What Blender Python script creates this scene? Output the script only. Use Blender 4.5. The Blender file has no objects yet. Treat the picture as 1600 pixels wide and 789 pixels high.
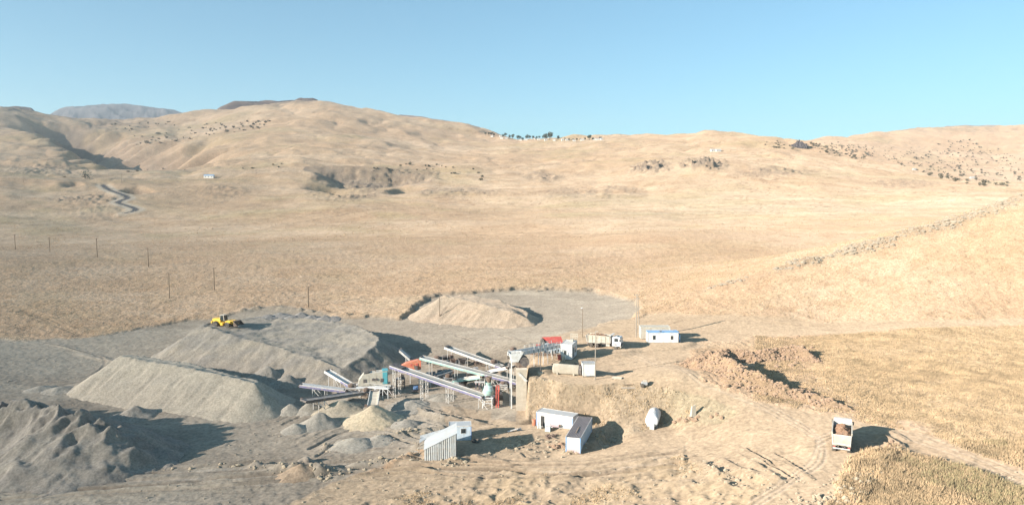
import bpy, bmesh, math, random
import numpy as np
from mathutils import Vector, Matrix
random.seed(7)
rng = np.random.default_rng(11)
C = bpy.context.scene.collection
R = math.radians

# ------------------------------------------------------------------ camera, sky, sun, exposure
H = 36.0; PITCH = R(4.5); FPX = 1100.0
cam_d = bpy.data.cameras.new('camera'); cam = bpy.data.objects.new('camera', cam_d); C.objects.link(cam)
cam.location = (0, 0, H); cam.rotation_euler = (R(90) - PITCH, 0, 0)
cam_d.sensor_width = 36; cam_d.lens = 36 * FPX / 1600; cam_d.clip_start = 0.5; cam_d.clip_end = 40000
bpy.context.scene.camera = cam
SUN_EL = R(17); SH = Vector((0.85, 0.53, 0)).normalized()       # SH: the way shadows fall
w = bpy.data.worlds.new('World'); bpy.context.scene.world = w; w.use_nodes = True
nt = w.node_tree; bg = nt.nodes['Background']
sky = nt.nodes.new('ShaderNodeTexSky'); sky.sky_type = 'NISHITA'; sky.sun_disc = False
sky.sun_elevation = SUN_EL; sky.sun_rotation = math.atan2(-SH.x, -SH.y) % (2 * math.pi)
sky.altitude = 1500; sky.air_density = 1.0; sky.dust_density = 2.0; sky.ozone_density = 1.5
tint = nt.nodes.new('ShaderNodeMix'); tint.data_type = 'RGBA'; tint.blend_type = 'MULTIPLY'; tint.inputs['Factor'].default_value = 1; tint.inputs['B'].default_value = (.63, 1.035, 1.08, 1)
nt.links.new(sky.outputs[0], tint.inputs['A']); gam = nt.nodes.new('ShaderNodeGamma'); gam.inputs[1].default_value = .85; nt.links.new(tint.outputs['Result'], gam.inputs[0]); nt.links.new(gam.outputs[0], bg.inputs[0]); bg.inputs[1].default_value = 0.12
sd = bpy.data.lights.new('sun', 'SUN'); sd.energy = 5.0; sd.angle = R(0.5); sd.color = (1.0, 0.925, 0.84)
sun = bpy.data.objects.new('sun', sd); C.objects.link(sun)
ld = Vector((SH.x * math.cos(SUN_EL), SH.y * math.cos(SUN_EL), -math.sin(SUN_EL)))
sun.rotation_euler = ld.to_track_quat('-Z', 'Y').to_euler()
vs = bpy.context.scene.view_settings
vs.view_transform = 'Standard'; vs.look = 'None'; vs.exposure = 0.95; vs.gamma = 1.0
bpy.context.scene.cycles.max_bounces = 6; bpy.context.scene.cycles.volume_bounces = 0

# ------------------------------------------------------------------ measuring the photograph: pixel -> point in the place
CP, SP = math.cos(PITCH), math.sin(PITCH)
def ray(px, py):
    xc = (px - 800) / FPX; yc = -(py - 394.5) / FPX
    return xc, CP + yc * SP, -SP + yc * CP
def P(px, py, z):                       # the point seen at (px,py) lying at height z
    d = ray(px, py); t = (z - H) / d[2]
    return (d[0] * t, d[1] * t, z)
def D(px, py, Y):                       # the point seen at (px,py) lying Y metres ahead
    d = ray(px, py); t = Y / d[1]
    return (d[0] * t, Y, H + d[2] * t)
def proj(x, y, z):
    z = z - H
    dep = y * CP - z * SP; up = y * SP + z * CP
    return 800 + FPX * x / dep, 394.5 - FPX * up / dep

# ------------------------------------------------------------------ noise
def hash2(ix, iy, seed):
    h = (ix.astype(np.int64) * 374761393 + iy.astype(np.int64) * 668265263 + seed * 1442695041) & 0x7fffffff
    h = ((h ^ (h >> 13)) * 1274126177) & 0x7fffffff
    return ((h ^ (h >> 16)) & 0xffff) / 65535.0
def vnoise(x, y, seed=0):
    ix = np.floor(x); iy = np.floor(y); fx = x - ix; fy = y - iy
    fx = fx * fx * fx * (fx * (fx * 6 - 15) + 10); fy = fy * fy * fy * (fy * (fy * 6 - 15) + 10)
    a = hash2(ix, iy, seed); b = hash2(ix + 1, iy, seed); c = hash2(ix, iy + 1, seed); d = hash2(ix + 1, iy + 1, seed)
    return (a + (b - a) * fx) * (1 - fy) + (c + (d - c) * fx) * fy - 0.5
def fbm(x, y, octv=4, seed=0, gain=0.5):
    s = 0; a = 1.0
    for k in range(octv):
        s = s + a * vnoise(x + 17.3 * k, y - 9.1 * k, seed + k); x = x * 2.03; y = y * 2.03; a *= gain
    return s
def sstep(a, b, x):
    t = np.clip((x - a) / (b - a), 0, 1); return t * t * (3 - 2 * t)
def inpoly(px, py, poly):
    r = np.zeros(px.shape, bool); n = len(poly)
    for i in range(n):
        x0, y0 = poly[i]; x1, y1 = poly[(i + 1) % n]
        if y0 == y1: continue
        c = ((y0 > py) != (y1 > py)) & (px < (x1 - x0) * (py - y0) / (y1 - y0) + x0); r ^= c
    return r
def pldist(x, y, pts):                  # distance to a polyline, signed side and length along it
    best = np.full(x.shape, 1e9); side = np.zeros(x.shape); along = np.zeros(x.shape); L = 0
    for (x0, y0), (x1, y1) in zip(pts[:-1], pts[1:]):
        dx, dy = x1 - x0, y1 - y0; l = math.hypot(dx, dy)
        t = np.clip(((x - x0) * dx + (y - y0) * dy) / (l * l), 0, 1)
        d = np.hypot(x - x0 - t * dx, y - y0 - t * dy); m = d < best
        best = np.where(m, d, best); along = np.where(m, L + t * l, along)
        side = np.where(m, np.sign(dx * (y - y0) - dy * (x - x0)), side); L += l
    return best, side, along
def smooth_line(pts, n=6):              # Catmull-Rom through the points
    p = [np.array(q, float) for q in pts]; p = [2 * p[0] - p[1]] + p + [2 * p[-1] - p[-2]]; out = []
    for i in range(1, len(p) - 2):
        for k in range(n):
            t = k / n; a, b, c, d = p[i - 1:i + 3]
            out.append(tuple(0.5 * (2 * b + (c - a) * t + (2 * a - 5 * b + 4 * c - d) * t * t + (3 * b - a - 3 * c + d) * t ** 3)))
    out.append(tuple(p[-2])); return out

# ------------------------------------------------------------------ the lie of the land: measured points, thin-plate spline
near = [(-250,800,-8),(0,789,-8),(0,735,-8),(200,789,-7.5),(400,789,-7),(600,789,-6.5),(800,789,-5.5),(950,789,-4),(1100,789,-2),(1250,789,-.3),(1400,789,.2),(1600,789,0),(1850,789,0),
 (200,720,-8),(400,720,-7.5),(600,720,-7),(700,722,-6.5),(800,720,-6.5),(880,706,-6.3),(960,695,-5.5),(1010,676,-5),(1070,672,-3.8),(1120,705,-2.6),(1160,676,-1.5),(1160,645,-.3),(1220,740,-.5),
 (835,585,-.1),(826,603,-1.4),(832,624,-4),(846,642,-6.2),(796,600,-6.8),(798,640,-7),(850,570,-.1),(890,575,0),(930,575,0),(960,585,0),(860,592,-.1),(850,540,-.8),(820,552,-3.2),(795,566,-5.4),(880,598,0),(940,604,0),(1000,606,0),(1050,612,0),(1110,624,0),
 (850,655,-7),(930,668,-6.4),(985,664,-5.3),(1040,655,-4.4),(1100,657,-2.6),
 (0,620,-7.5),(200,620,-7.5),(400,660,-7.5),(500,600,-7),(600,620,-7),(700,640,-7),(780,650,-7),(700,570,-6),(620,560,-6),(770,565,-5.5),(740,540,-4),(800,540,-2.3),(560,530,-5),(450,600,-7),(300,620,-7),(740,610,-7),
 (0,560,-7),(150,550,-7),(0,533,-6.5),(150,527,-6),(300,500,-4.5),(400,490,-3.2),(500,490,-3),(620,512,-3),(720,515,-2.5),(830,520,-1.2),
 (870,560,-.3),(900,530,0),(950,545,0),(1040,535,0),(1100,580,0),(1200,600,0),(1300,650,0),(1320,712,0),(1450,690,0),(1600,740,-.4),(1600,640,.5),(1500,560,.5),(1300,540,0),(1150,520,0),(1000,500,.3),(1300,500,1),(1600,495,2),(1800,640,1),(1800,495,3),
 (0,505,-5.5),(0,460,-3),(0,415,2),(-250,480,-4),(200,480,-3.5),(200,440,-1),(230,402,3),(400,460,-1),(480,472,-2),(400,420,2),(400,392,5),(600,455,0),(600,400,4),(700,452,1.5),(850,446,2.5),(970,455,2),(800,410,5),(1000,420,4),(600,379,6),(900,374,7)]
far = [(0,390,480),(0,370,590),(0,340,720),(0,310,850),(0,285,1000),(0,255,1300),(0,225,1700),(0,190,2300),(0,169,2900),
 (-300,380,560),(-300,300,1000),(-300,220,1900),(-300,172,2900),
 (200,378,520),(200,348,680),(215,325,780),(190,303,900),(165,285,1000),(200,266,1250),(260,243,1600),(300,215,2100),(300,195,2500),(300,177,2950),
 (100,270,1150),(70,215,1750),(130,195,2500),
 (400,366,560),(400,330,720),(400,300,880),(400,270,1080),(400,240,1400),(400,205,1900),(400,180,2350),(400,165,2800),(470,161,2850),(520,165,2830),
 (560,350,600),(560,320,740),(560,298,900),(560,285,980),(560,268,1100),(560,255,1220),(560,225,1600),(560,190,2200),(560,170,2800),(620,186,2800),
 (700,348,600),(700,325,760),(700,300,900),(700,275,1080),(700,245,1500),(700,215,2200),(700,199,2800),(770,207,2700),
 (850,342,620),(850,310,850),(850,285,1000),(850,255,1300),(850,235,1700),(850,219,2200),(920,217,2200),
 (1000,365,470),(1000,338,650),(1000,310,820),(1000,290,920),(1000,266,1050),(1000,250,1200),(1000,230,1600),(1000,214,2100),
 (1100,345,600),(1100,310,800),(1100,285,900),(1100,260,990),(1100,246,1200),(1100,226,1600),(1100,212,2000),(1180,215,1950),
 (1250,330,700),(1250,305,850),(1250,275,1000),(1250,250,1200),(1250,230,1550),(1250,222,1750),
 (1350,320,800),(1350,290,950),(1350,268,1150),(1345,252,1350),
 (1450,310,850),(1450,287,1000),(1450,277,1150),(1450,280,1700),(1450,262,2200),(1450,235,2800),(1450,199,3800),
 (1560,312,820),(1560,300,950),(1560,296,1700),(1560,262,2400),(1560,230,3000),(1560,197,3900),
 (1350,254,1800),(1350,240,2400),(1350,209,3500),(1295,228,2500),(1290,216,3200),
 (1750,300,950),(1750,255,2500),(1750,196,3900),(1750,350,650),
 (1150,440,232),(1250,412,240),(1320,395,245),(1400,372,252),(1480,348,262),(1540,330,270),(1600,306,285),(1700,270,305),(1850,255,320)]
direct = [(1250,330,7.5),(1400,345,8),(1600,400,12),(1700,420,14),(1850,450,14),(1600,500,11),(1400,480,8.5),
 (470,3300,290),(300,3400,290),(620,3300,250),(850,2700,170),(1000,2600,150),(1150,2500,140),(0,3500,300),(700,3300,230),
 (400,4800,250),(1000,4800,100),(1450,4800,330),(0,4800,300),(1350,4500,250),(1250,2100,110),(1750,4800,350),(800,4800,120)]
cu, cl, cs = [], [], []
def addc(p): cu.append(p[0] / p[1]); cl.append(math.log(p[1])); cs.append(p[2] / p[1])
for q in near: addc(P(*q))
for q in far: addc(D(*q))
for px, Y, z in direct: addc(((px - 800) / FPX * (Y * CP + (H - z) * SP), Y, z))
for u in (-2, -1, 0, 1, 2): addc((u * 25, 25, -4 + 2 * u))
for u in (-2.2, 2.2):
    for Y, z in ((60, -4 + 2 * u), (120, -3 + 2 * u), (200, 0), (400, 6), (900, 45), (2000, 150), (4500, 300)): addc((u * Y, Y, z))
KA, KB = 2.2, 1.6
A = np.column_stack([np.array(cu) * KA, np.array(cl) * KB]); S = np.array(cs)
def kern(d2): return 0.5 * d2 * np.log(d2 + 1e-12)
n = len(A); d2 = ((A[:, None] - A[None]) ** 2).sum(-1)
K = np.zeros((n + 3, n + 3)); K[:n, :n] = kern(d2) + np.eye(n) * 2e-4; K[:n, n] = 1; K[:n, n + 1:] = A; K[n, :n] = 1; K[n + 1:, :n] = A.T
wt = np.linalg.solve(K, np.concatenate([S, [0, 0, 0]]))
def base_s(u, l):
    a = u.ravel() * KA; b = l.ravel() * KB; out = wt[n] + wt[n + 1] * a + wt[n + 2] * b
    for i in range(n):
        d = (a - A[i, 0]) ** 2 + (b - A[i, 1]) ** 2; out += wt[i] * kern(d)
    return out.reshape(u.shape)

cols = np.concatenate([np.linspace(-2.2, -0.79, 60)[:-1], np.linspace(-0.79, 0.79, 840), np.linspace(0.79, 2.2, 60)[1:]])
rows = np.concatenate([np.geomspace(25, 72, 20)[:-1], np.geomspace(72, 330, 640)[:-1], np.geomspace(330, 4800, 350)])
LR = np.log(rows); NC, NR = len(cols), len(rows)
U, LY = np.meshgrid(cols, LR)
# the smooth spline is worked out on every third node and refined by cubic steps
ci = np.unique(np.concatenate([np.arange(0, NC, 3), [NC - 1]])); ri = np.unique(np.concatenate([np.arange(0, NR, 3), [NR - 1]]))
Sc = base_s(*np.meshgrid(cols[ci], LR[ri]))
def cubic_cols(x, xc, F):               # Catmull-Rom along axis 1 on a nearly even grid
    i = np.clip(np.searchsorted(xc, x, 'right') - 1, 0, len(xc) - 2); t = (x - xc[i]) / (xc[i + 1] - xc[i])
    a = F[:, np.clip(i - 1, 0, None)]; b = F[:, i]; c = F[:, i + 1]; d = F[:, np.clip(i + 2, None, len(xc) - 1)]
    return 0.5 * (2 * b + (c - a) * t + (2 * a - 5 * b + 4 * c - d) * t ** 2 + (3 * b - a - 3 * c + d) * t ** 3)
SB = cubic_cols(LR, LR[ri], cubic_cols(cols, cols[ci], Sc).T).T
Yg = np.exp(LY); Xg = U * Yg; Zg = SB * Yg
PX, PY = proj(Xg, Yg, Zg)
# ------------------------------------------------------------------ masks and relief of the ground
jx = fbm(Xg * .09, Yg * .09, 4, 5); jy = fbm(Xg * .09, Yg * .09, 4, 25)
lf = fbm(U * 30, LY * 30, 3, 41); lf2 = fbm(U * 9, LY * 9, 4, 51)      # broad, growing with distance
nearw = 1 - sstep(430, 560, Yg)
def mask(poly, j=14, soft=True):
    m = 0
    for k, (ox, oy) in enumerate(((0, 0), (2.5, 0), (-2.5, .8), (0, -1.2), (1.5, 1.2))):
        m = m + inpoly(PX + jx * j + ox, PY + jy * j * .45 + oy, poly)
    return m / 5.0
GRAVEL = [(-900,532),(0,529),(130,528),(200,517),(280,501),(345,496),(380,481),(440,479),(500,488),(560,494),(625,492),(655,474),(690,458),(780,451),(870,448),(930,452),(985,466),(1000,480),(985,498),(900,520),(860,545),(815,575),(806,600),(812,655),(700,690),(600,722),(520,752),(430,800),(300,860),(-900,900)]
DIRT = [(700,700),(690,640),(806,655),(806,600),(830,560),(870,520),(960,500),(1005,492),(1100,488),(1200,496),(1290,503),(1300,512),(1240,520),(1120,530),(1075,550),(1085,590),(1180,620),(1300,650),(1400,668),(1500,690),(1620,742),(1750,800),(1660,800),(1600,765),(1500,722),(1400,690),(1345,700),(1320,745),(1290,790),(1270,860),(300,860),(430,800),(520,752),(600,722)]
TRACK = [(1000,496),(1110,489),(1220,494),(1300,502),(1420,500),(1600,498),(1900,496),(1900,506),(1600,508),(1420,512),(1330,522),(1240,520),(1290,508),(1200,503),(1100,498),(1010,508)]
BANK = [(828,590),(880,597),(960,600),(1040,604),(1110,618),(1160,640),(1130,658),(1060,664),(1010,672),(960,690),(930,700),(925,650),(900,640),(830,645)]
SCRUB = [(560,789),(760,742),(870,740),(960,730),(1060,715),(1120,740),(1190,745),(1160,789),(1130,830),(500,860)]
HATCH = [(1040,690),(1200,675),(1240,700),(1210,760),(1100,745)]
g_gravel = mask(GRAVEL); g_dirt = mask(DIRT, 24); g_track = mask(TRACK, 9); g_bank = mask(BANK, 10); g_scrub = mask(SCRUB, 40)
g_dirt = np.maximum(g_dirt, g_track) * nearw; g_gravel = g_gravel * nearw * (1 - sstep(.2, .8, g_dirt) * .8)
g_bare = np.clip(g_gravel + g_dirt, 0, 1)
grass = 1 - g_bare; g_edge = np.clip(1 - np.maximum(mask(DIRT, 75) * nearw, g_dirt) - .35 * mask([(1290,690),(1345,690),(1420,700),(1380,740),(1330,800),(1270,800)], 60), 0, 1)
Zg = Zg - (.3 + .7 * sstep(480, 640, PX)) * sstep(.1, .9, g_gravel) * sstep(540, 505, PY)                   # the yard is scraped into the slope
Zg = Zg - 0.25 * g_bare
# relief of the grass: tussocks near, hummocks far
Zg = Zg + grass * nearw * (0.22 * fbm(Xg * .8, Yg * .8, 3, 61) + .35 * fbm(Xg * .10, Yg * .10, 3, 62))
Zg = Zg + g_bare * nearw * (0.12 * fbm(Xg * .9, Yg * .9, 3, 63) + .25 * fbm(Xg * .07, Yg * .07, 3, 64))
Zg = Zg + g_bank * (.9 * fbm(Xg * .22, Yg * .22, 4, 65) + .35 * fbm(Xg * .9, Yg * .9, 2, 66))
Zg = Zg + g_scrub * (.5 * fbm(Xg * .5, Yg * .5, 3, 67))
farw = sstep(440, 800, Yg)
Zg = Zg + farw * Yg * (0.0056 * lf2 + .0011 * lf + .00022 * fbm(U * 110, LY * 110, 3, 71))
billow = np.abs(fbm(U * 14 + .3 * lf2, LY * 11, 4, 81))
Zg = Zg - farw * sstep(650, 1300, Yg) * Yg * .0085 * (0.35 - billow)
fine = fbm(U * 260, LY * 260, 2, 72)

def wl(pts, z=None):                    # a line given by pixels, laid on the ground, as (x,y) pairs
    out = []
    for q in pts:
        px, py = q[:2]; out.append(ground_xy(px, py))
    return out
def bil(F, x, y):
    u = x / y; l = math.log(y)
    i = min(max(int(np.searchsorted(cols, u)) - 1, 0), NC - 2); j = min(max(int(np.searchsorted(LR, l)) - 1, 0), NR - 2)
    a = (u - cols[i]) / (cols[i + 1] - cols[i]); b = (l - LR[j]) / (LR[j + 1] - LR[j])
    return (F[j, i] * (1 - a) + F[j, i + 1] * a) * (1 - b) + (F[j + 1, i] * (1 - a) + F[j + 1, i + 1] * a) * b
def gz(x, y): return float(bil(Zg, x, y))
def ground_xy(px, py, y0=74.0):         # where the line of sight through a pixel meets the ground
    d = ray(px, py); u = d[0] / d[1]; t = d[2] / d[1]; y = y0 if py > 450 else (160.0 if py > 335 else 300.0); s = 1.004
    while y < 4700:
        y2 = y * s
        if H + t * y2 < gz(u * y2, y2):
            lo, hi = y, y2
            for _ in range(14):
                m = (lo + hi) / 2
                if H + t * m < gz(u * m, m): hi = m
                else: lo = m
            return (u * hi, hi)
        y = y2
    return ground_xy(px, py + 1.5) if py < 330 else (u * 4000, 4000)
def G(px, py):
    x, y = ground_xy(px, py); return Vector((x, y, gz(x, y)))

def level(px, py, r, z, soft=3.0):      # beaten flat under a building
    d_ = ray(px, py); t_ = (z - H) / d_[2]; x_, y_ = d_[0] * t_, d_[1] * t_; w_ = 1 - sstep(r, r + soft, np.hypot(Xg - x_, Yg - y_)); Zg[:] = Zg * (1 - w_) + z * w_
for q in ((868,672,5,-6.6),(848,676,4,-6.7),(893,690,4.5,-6.2),(905,668,4.5,-6.3),(690,716,5,-6.8),(700,700,5,-6.9),(725,690,4,-6.9),(800,690,9,-6.75),(1017,672,3.2,-5.0),(1035,532,6,0),(945,543,6,0),(890,556,4,-.1),(862,553,3,-.6),(900,588,5,-.05),(925,592,3.5,-.05),(1312,700,4,0),(640,600,14,-6.8),(720,610,14,-6.8),(760,625,8,-6.8),(585,620,8,-6.9)): level(*q)
yt = 139.4 - (Xg - 3) * .5; wedge = -.2 + np.minimum(Yg - yt, 0) * 1.3 + .5 * fbm(Xg * .5, Yg * .5, 4, 67); wm = sstep(2.5, 3.5, Xg) * (1 - sstep(9, 13, Xg)) * (Yg > 128) * (Yg < 150); Zg = np.where((wm > 0) & (wedge > Zg), Zg + (wedge - Zg) * wm, Zg)
fr = (1 - sstep(2.7, 3.4, Xg)) * (Xg > -7) * (Yg > 127) * (Yg < 139.3); Zg = np.where(Zg > -6.9, Zg + (-6.9 - Zg) * fr, Zg); g_bank = g_bank * (1 - fr)
g_bank = np.maximum(g_bank, wm * (Zg > -6.6) * (Zg < -.4))
albedo_tracks = np.zeros(Zg.shape); dark_line = np.zeros(Zg.shape); lushness = np.zeros(Zg.shape)
def window(pts, r):
    xs = [p[0] for p in pts]; ys = [p[1] for p in pts]
    j0, j1 = np.searchsorted(rows, [max(min(ys) - r, 26), max(ys) + r])
    us = [p[0] / p[1] for p in pts]; du = r / max(min(ys) - r, 30)
    i0, i1 = np.searchsorted(cols, [min(us) - du, max(us) + du])
    return slice(max(j0 - 1, 0), min(j1 + 1, NR)), slice(max(i0 - 1, 0), min(i1 + 1, NC))
def rut(pix, wd, depth, tone=0, sides=1.0):
    depth *= 1.7; tone *= 1.6
    pts = smooth_line(wl(pix), 5); sl = window(pts, wd * 4)
    d, s, al = pldist(Xg[sl], Yg[sl], pts)
    f = np.exp(-(d / wd) ** 2); sh = np.exp(-((d - wd * 2) / wd) ** 2) * .55 * sides
    v = .75 + .5 * vnoise(al * .35, al * 0, 5)
    Zg[sl] += (-depth * f + abs(depth) * sh) * v
    albedo_tracks[sl] += tone * (f)
# tyre ruts and blade windrows on the yard and roads
for dx in (-5, 5, 14):
    rut([(1150+dx*1.5,800),(1230+dx,750),(1275+dx,715),(1270,680-dx*.5),(1200,640-dx*.6),(1130,610-dx*.5),(1080,585-dx*.5),(1000,560-dx*.4),(930,548-dx*.3)], .22, .05, .12)
for dy in (-7, 0, 8):
    rut([(1275,690+dy),(1330,668+dy*.8),(1400,676+dy*.8),(1500,706+dy),(1600,748+dy),(1700,795+dy)], .22, .05, .12)
for k in range(16):
    f = k / 15; jj = lambda: random.uniform(-5, 5); rut([(0,742 + 46*f + jj()),(180,735 + 38*f + jj()),(380,722 + 40*f + jj()),(600,706 + 38*f + jj()),(740,715 + 30*f + jj()),(900,722+28*f),(1060,700 + 40*f)], random.uniform(.28, .45), random.choice((-1, 1, 1)) * random.uniform(.07, .2), random.uniform(-.3, .25))
for k in range(14):
    y0 = 640 + k * 5.5; rut([(430 + k*6, y0 + 12),(500 + k*4, y0 - 14),(575 + k*2,y0 - 18),(640,y0 - 8),(700,y0+6)], .3, random.choice((-1, 1)) * random.uniform(.08, .22), random.uniform(-.15, .15))
for k in range(10):                     # curved windrows in front of the plant
    rut([(628 + 9*k,622 + 1.2*k),(640 + 9*k,636 + 1.4*k),(662 + 9*k,648 + 1.2*k),(690 + 9*k,656 + k)], .28, -random.uniform(.12, .28), .05)
for k in range(9):
    rut([(60 + 9*k,532 + 3*k),(160 + 11*k,560 + 3*k),(130 + 6*k,590),(30 + 7*k,600 + 1.5*k)], .3, random.choice((-1,1))*.08, random.uniform(-.15,.1))
for k in range(14):                     # scrapes in the rise left of the truck
    x = 1040 + k * 14 + random.uniform(-6, 6); y = 715 + random.uniform(-18, 22); rut([(x,y - 10),(x + 22,y + 2),(x + 44,y + 16)], .22, random.choice((-1,-1,1))*random.uniform(.12,.25), -.1)
for k in range(12):
    x = 1325 + k * 7; y = 775 - k * 8.5; rut([(x - 14,y - 8),(x + 10,y + 6)], .35, -random.uniform(.25, .6), -.1)
for k in range(22):                     # dozer churn in front of the shed
    x = 770 + random.uniform(-30, 60); y = 695 + random.uniform(-14, 26); a = random.uniform(-.5, .9); rut([(x,y),(x + 16*math.cos(a),y + 9*math.sin(a))], .25, random.choice((-1, 1))*random.uniform(.1, .3))
for k in range(10):                     # scrapes behind the plant
    x = 700 + random.uniform(-60, 110); y = 535 + random.uniform(-12, 14); rut([(x,y),(x + 18,y + 6)], .4, random.choice((-1,1))*.15, -.1)
# low berms
for pix, hh, ww in (([(400,728),(470,735),(500,742),(560,730),(640,715)],.9,1.1),([(460,738),(476,724),(500,738)],1.2,1.4),([(510,700),(570,690),(640,676),(690,670)],.8,1.2),([(1120,745),(1165,735),(1215,752)],.4,.8),
                    ([(652,700),(690,722),(725,720)],.8,1.0),([(890,706),(930,695),(948,672)],.9,1.0),([(1290,508),(1240,506),(1180,498)],.35,1.0),([(380,487),(420,483),(470,487),(540,493)],1.3,1.5)):
    pts = smooth_line(wl(pix), 5); sl = window(pts, ww * 4); d, s, al = pldist(Xg[sl], Yg[sl], pts)
    Zg[sl] += hh * np.exp(-(d / ww) ** 2) * (.7 + .9 * vnoise(al * .6, d * .6, 9))

# far features: gullies, scarps, outcrops
rock = np.zeros(Zg.shape); scrubdark = np.zeros(Zg.shape); asphalt = np.zeros(Zg.shape)
def lowrock(cx, cy, ry, rx, amt=1.0, rel=.006, stretch=1.0):      # a stony patch: rougher and browner ground
    e = ((PX - cx) / rx) ** 2 + ((PY - cy) / ry) ** 2; m = np.clip(1 - e, 0, 1) ** .6 * sstep(-.25, .15, fbm(U * 90, LY * 90 * stretch, 3, int(cx)) + .1)
    rock[:] = np.maximum(rock, m * amt); Zg[:] += m * Yg * rel * (fbm(U * 170, LY * 170, 3, int(cx) + 3) + .2)
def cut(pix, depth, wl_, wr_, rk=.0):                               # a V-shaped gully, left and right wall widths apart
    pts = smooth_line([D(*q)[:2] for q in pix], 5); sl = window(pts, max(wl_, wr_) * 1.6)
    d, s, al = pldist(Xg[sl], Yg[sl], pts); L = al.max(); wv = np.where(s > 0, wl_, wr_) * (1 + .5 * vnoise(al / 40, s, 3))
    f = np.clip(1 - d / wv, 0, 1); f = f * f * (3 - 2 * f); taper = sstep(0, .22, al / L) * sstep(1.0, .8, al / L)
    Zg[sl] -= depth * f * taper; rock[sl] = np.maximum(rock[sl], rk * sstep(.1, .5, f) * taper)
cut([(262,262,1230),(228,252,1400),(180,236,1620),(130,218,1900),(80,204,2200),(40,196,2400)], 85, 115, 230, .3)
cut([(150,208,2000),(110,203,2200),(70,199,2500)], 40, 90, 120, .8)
cut([(300,240,1750),(315,232,1850),(335,222,1950)], 16, 45, 60)
def scarp(cx, half, Y0, depth, back, front, slope=0.0, rk=.8):      # a low cliff facing us with a hollow in front
    v = LY - math.log(Y0) - slope * (PX - cx) / half + .018 * fbm(U * 26, LY * 0 + 2, 4, int(cx)); xx = sstep(1.0, .45, np.abs((PX - cx) / half + .25 * fbm(U * 20, LY * 20, 2, int(cx) + 2)))
    m = np.where(v < 0, np.exp(-(v / front) ** 2), np.clip(1 - v / back, 0, 1)) * xx
    Zg[:] -= depth * m
    rock[:] = np.maximum(rock, rk * np.clip(1 - np.abs(v - back * .3) / (back * 1.6), 0, 1) ** .5 * (xx > .05) * (.6 + .8 * (fbm(U * 120, LY * 60, 3, int(cx) + 1) + .3)))
scarp(572, 96, 1085, 17, .05, .10)
scarp(640, 40, 1060, 5, .05, .05)
cut([(204,294,945),(216,298,930),(228,300,915),(240,297,905)], 12, 14, 26, .7)
cut([(112,285,1000),(118,291,985),(126,296,965)], 7, 12, 20, .5)
lowrock(102,310,6,16,.9,.006); lowrock(150,312,10,50,.4,.004)
cut([(500,282,985),(540,296,900),(565,306,850)], 13, 38, 40, .35)
cut([(585,300,880),(612,297,900),(640,290,960)], 7, 20, 34, .2)
lowrock(1015,262,9,38,1,.012); lowrock(1098,256,11,42,.9,.011); lowrock(1215,268,8,70,.6,.004); lowrock(572,276,12,96,1,.004); lowrock(560,300,14,40,.8,.003); lowrock(108,212,10,40,1,.003); lowrock(720,299,10,80,.55,.003); lowrock(925,302,14,90,.5,.003,.5)  # the far-left patch paints the valley's shade darker with rock colour
lowrock(850,274,9,34,.7,.005); lowrock(1410,286,8,60,.5,.004); lowrock(530,300,16,60,.4,.004); lowrock(180,195,12,70,.75,.002); lowrock(60,262,10,70,.35,.003)
lowrock(350,298,8,45,.4,.003); lowrock(640,272,12,60,.5,.004); lowrock(420,158,7,110,.9,.002); lowrock(20,172,5,60,.9,.002); lowrock(1480,200,6,120,.35,.002); lowrock(150,330,12,60,.3,.002)
# the stony crest of the hill on the right
pts = [D(*q)[:2] for q in ((1010,478,218),(1080,460,227),(1150,440,232),(1250,412,240),(1320,395,245),(1400,372,252),(1480,348,262),(1540,330,270),(1600,306,285),(1700,270,305))]
dR, sR, aR = pldist(Xg, Yg, smooth_line(pts, 4)); aR = aR / aR.max()
ridge_m = np.exp(-((dR + 5 * fbm(Xg * .1, Yg * .1, 3, 91)) / (2.2 + 5.5 * aR)) ** 2) * sstep(-.1, .4, aR + .25 * vnoise(Xg * .06, Yg * .06, 92))
rock = np.maximum(rock, ridge_m * .5); Zg += ridge_m * (1.3 * (fbm(Xg * .35, Yg * .35, 3, 93) + .45))
# the winding asphalt road with its earth cuttings
ROADPIX = [(160,287),(164,292),(172,297),(186,303),(196,307),(199,310),(190,313),(184,316),(192,320),(204,323),(212,327),(208,331),(196,334)]
road_line = smooth_line(wl(ROADPIX), 5); sl = window(road_line, 40); d, s, al = pldist(Xg[sl], Yg[sl], road_line)
zc = np.array([gz(*p) for p in road_line]); zc = np.convolve(np.pad(zc, 8, 'edge'), np.ones(17) / 17, 'valid'); ac = np.concatenate([[0], np.cumsum([math.dist(p, q) for p, q in zip(road_line[:-1], road_line[1:])])])
wr = 1 - sstep(6, 14, d); Zg[sl] = Zg[sl] * (1 - wr) + np.interp(al, ac, zc) * wr
asphalt[sl] = np.maximum(asphalt[sl], np.clip(3.6 - d, 0, 1)); verge = np.zeros(Zg.shape); verge[sl] = np.exp(-((d - 6.5) / 3.0) ** 2)
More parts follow.
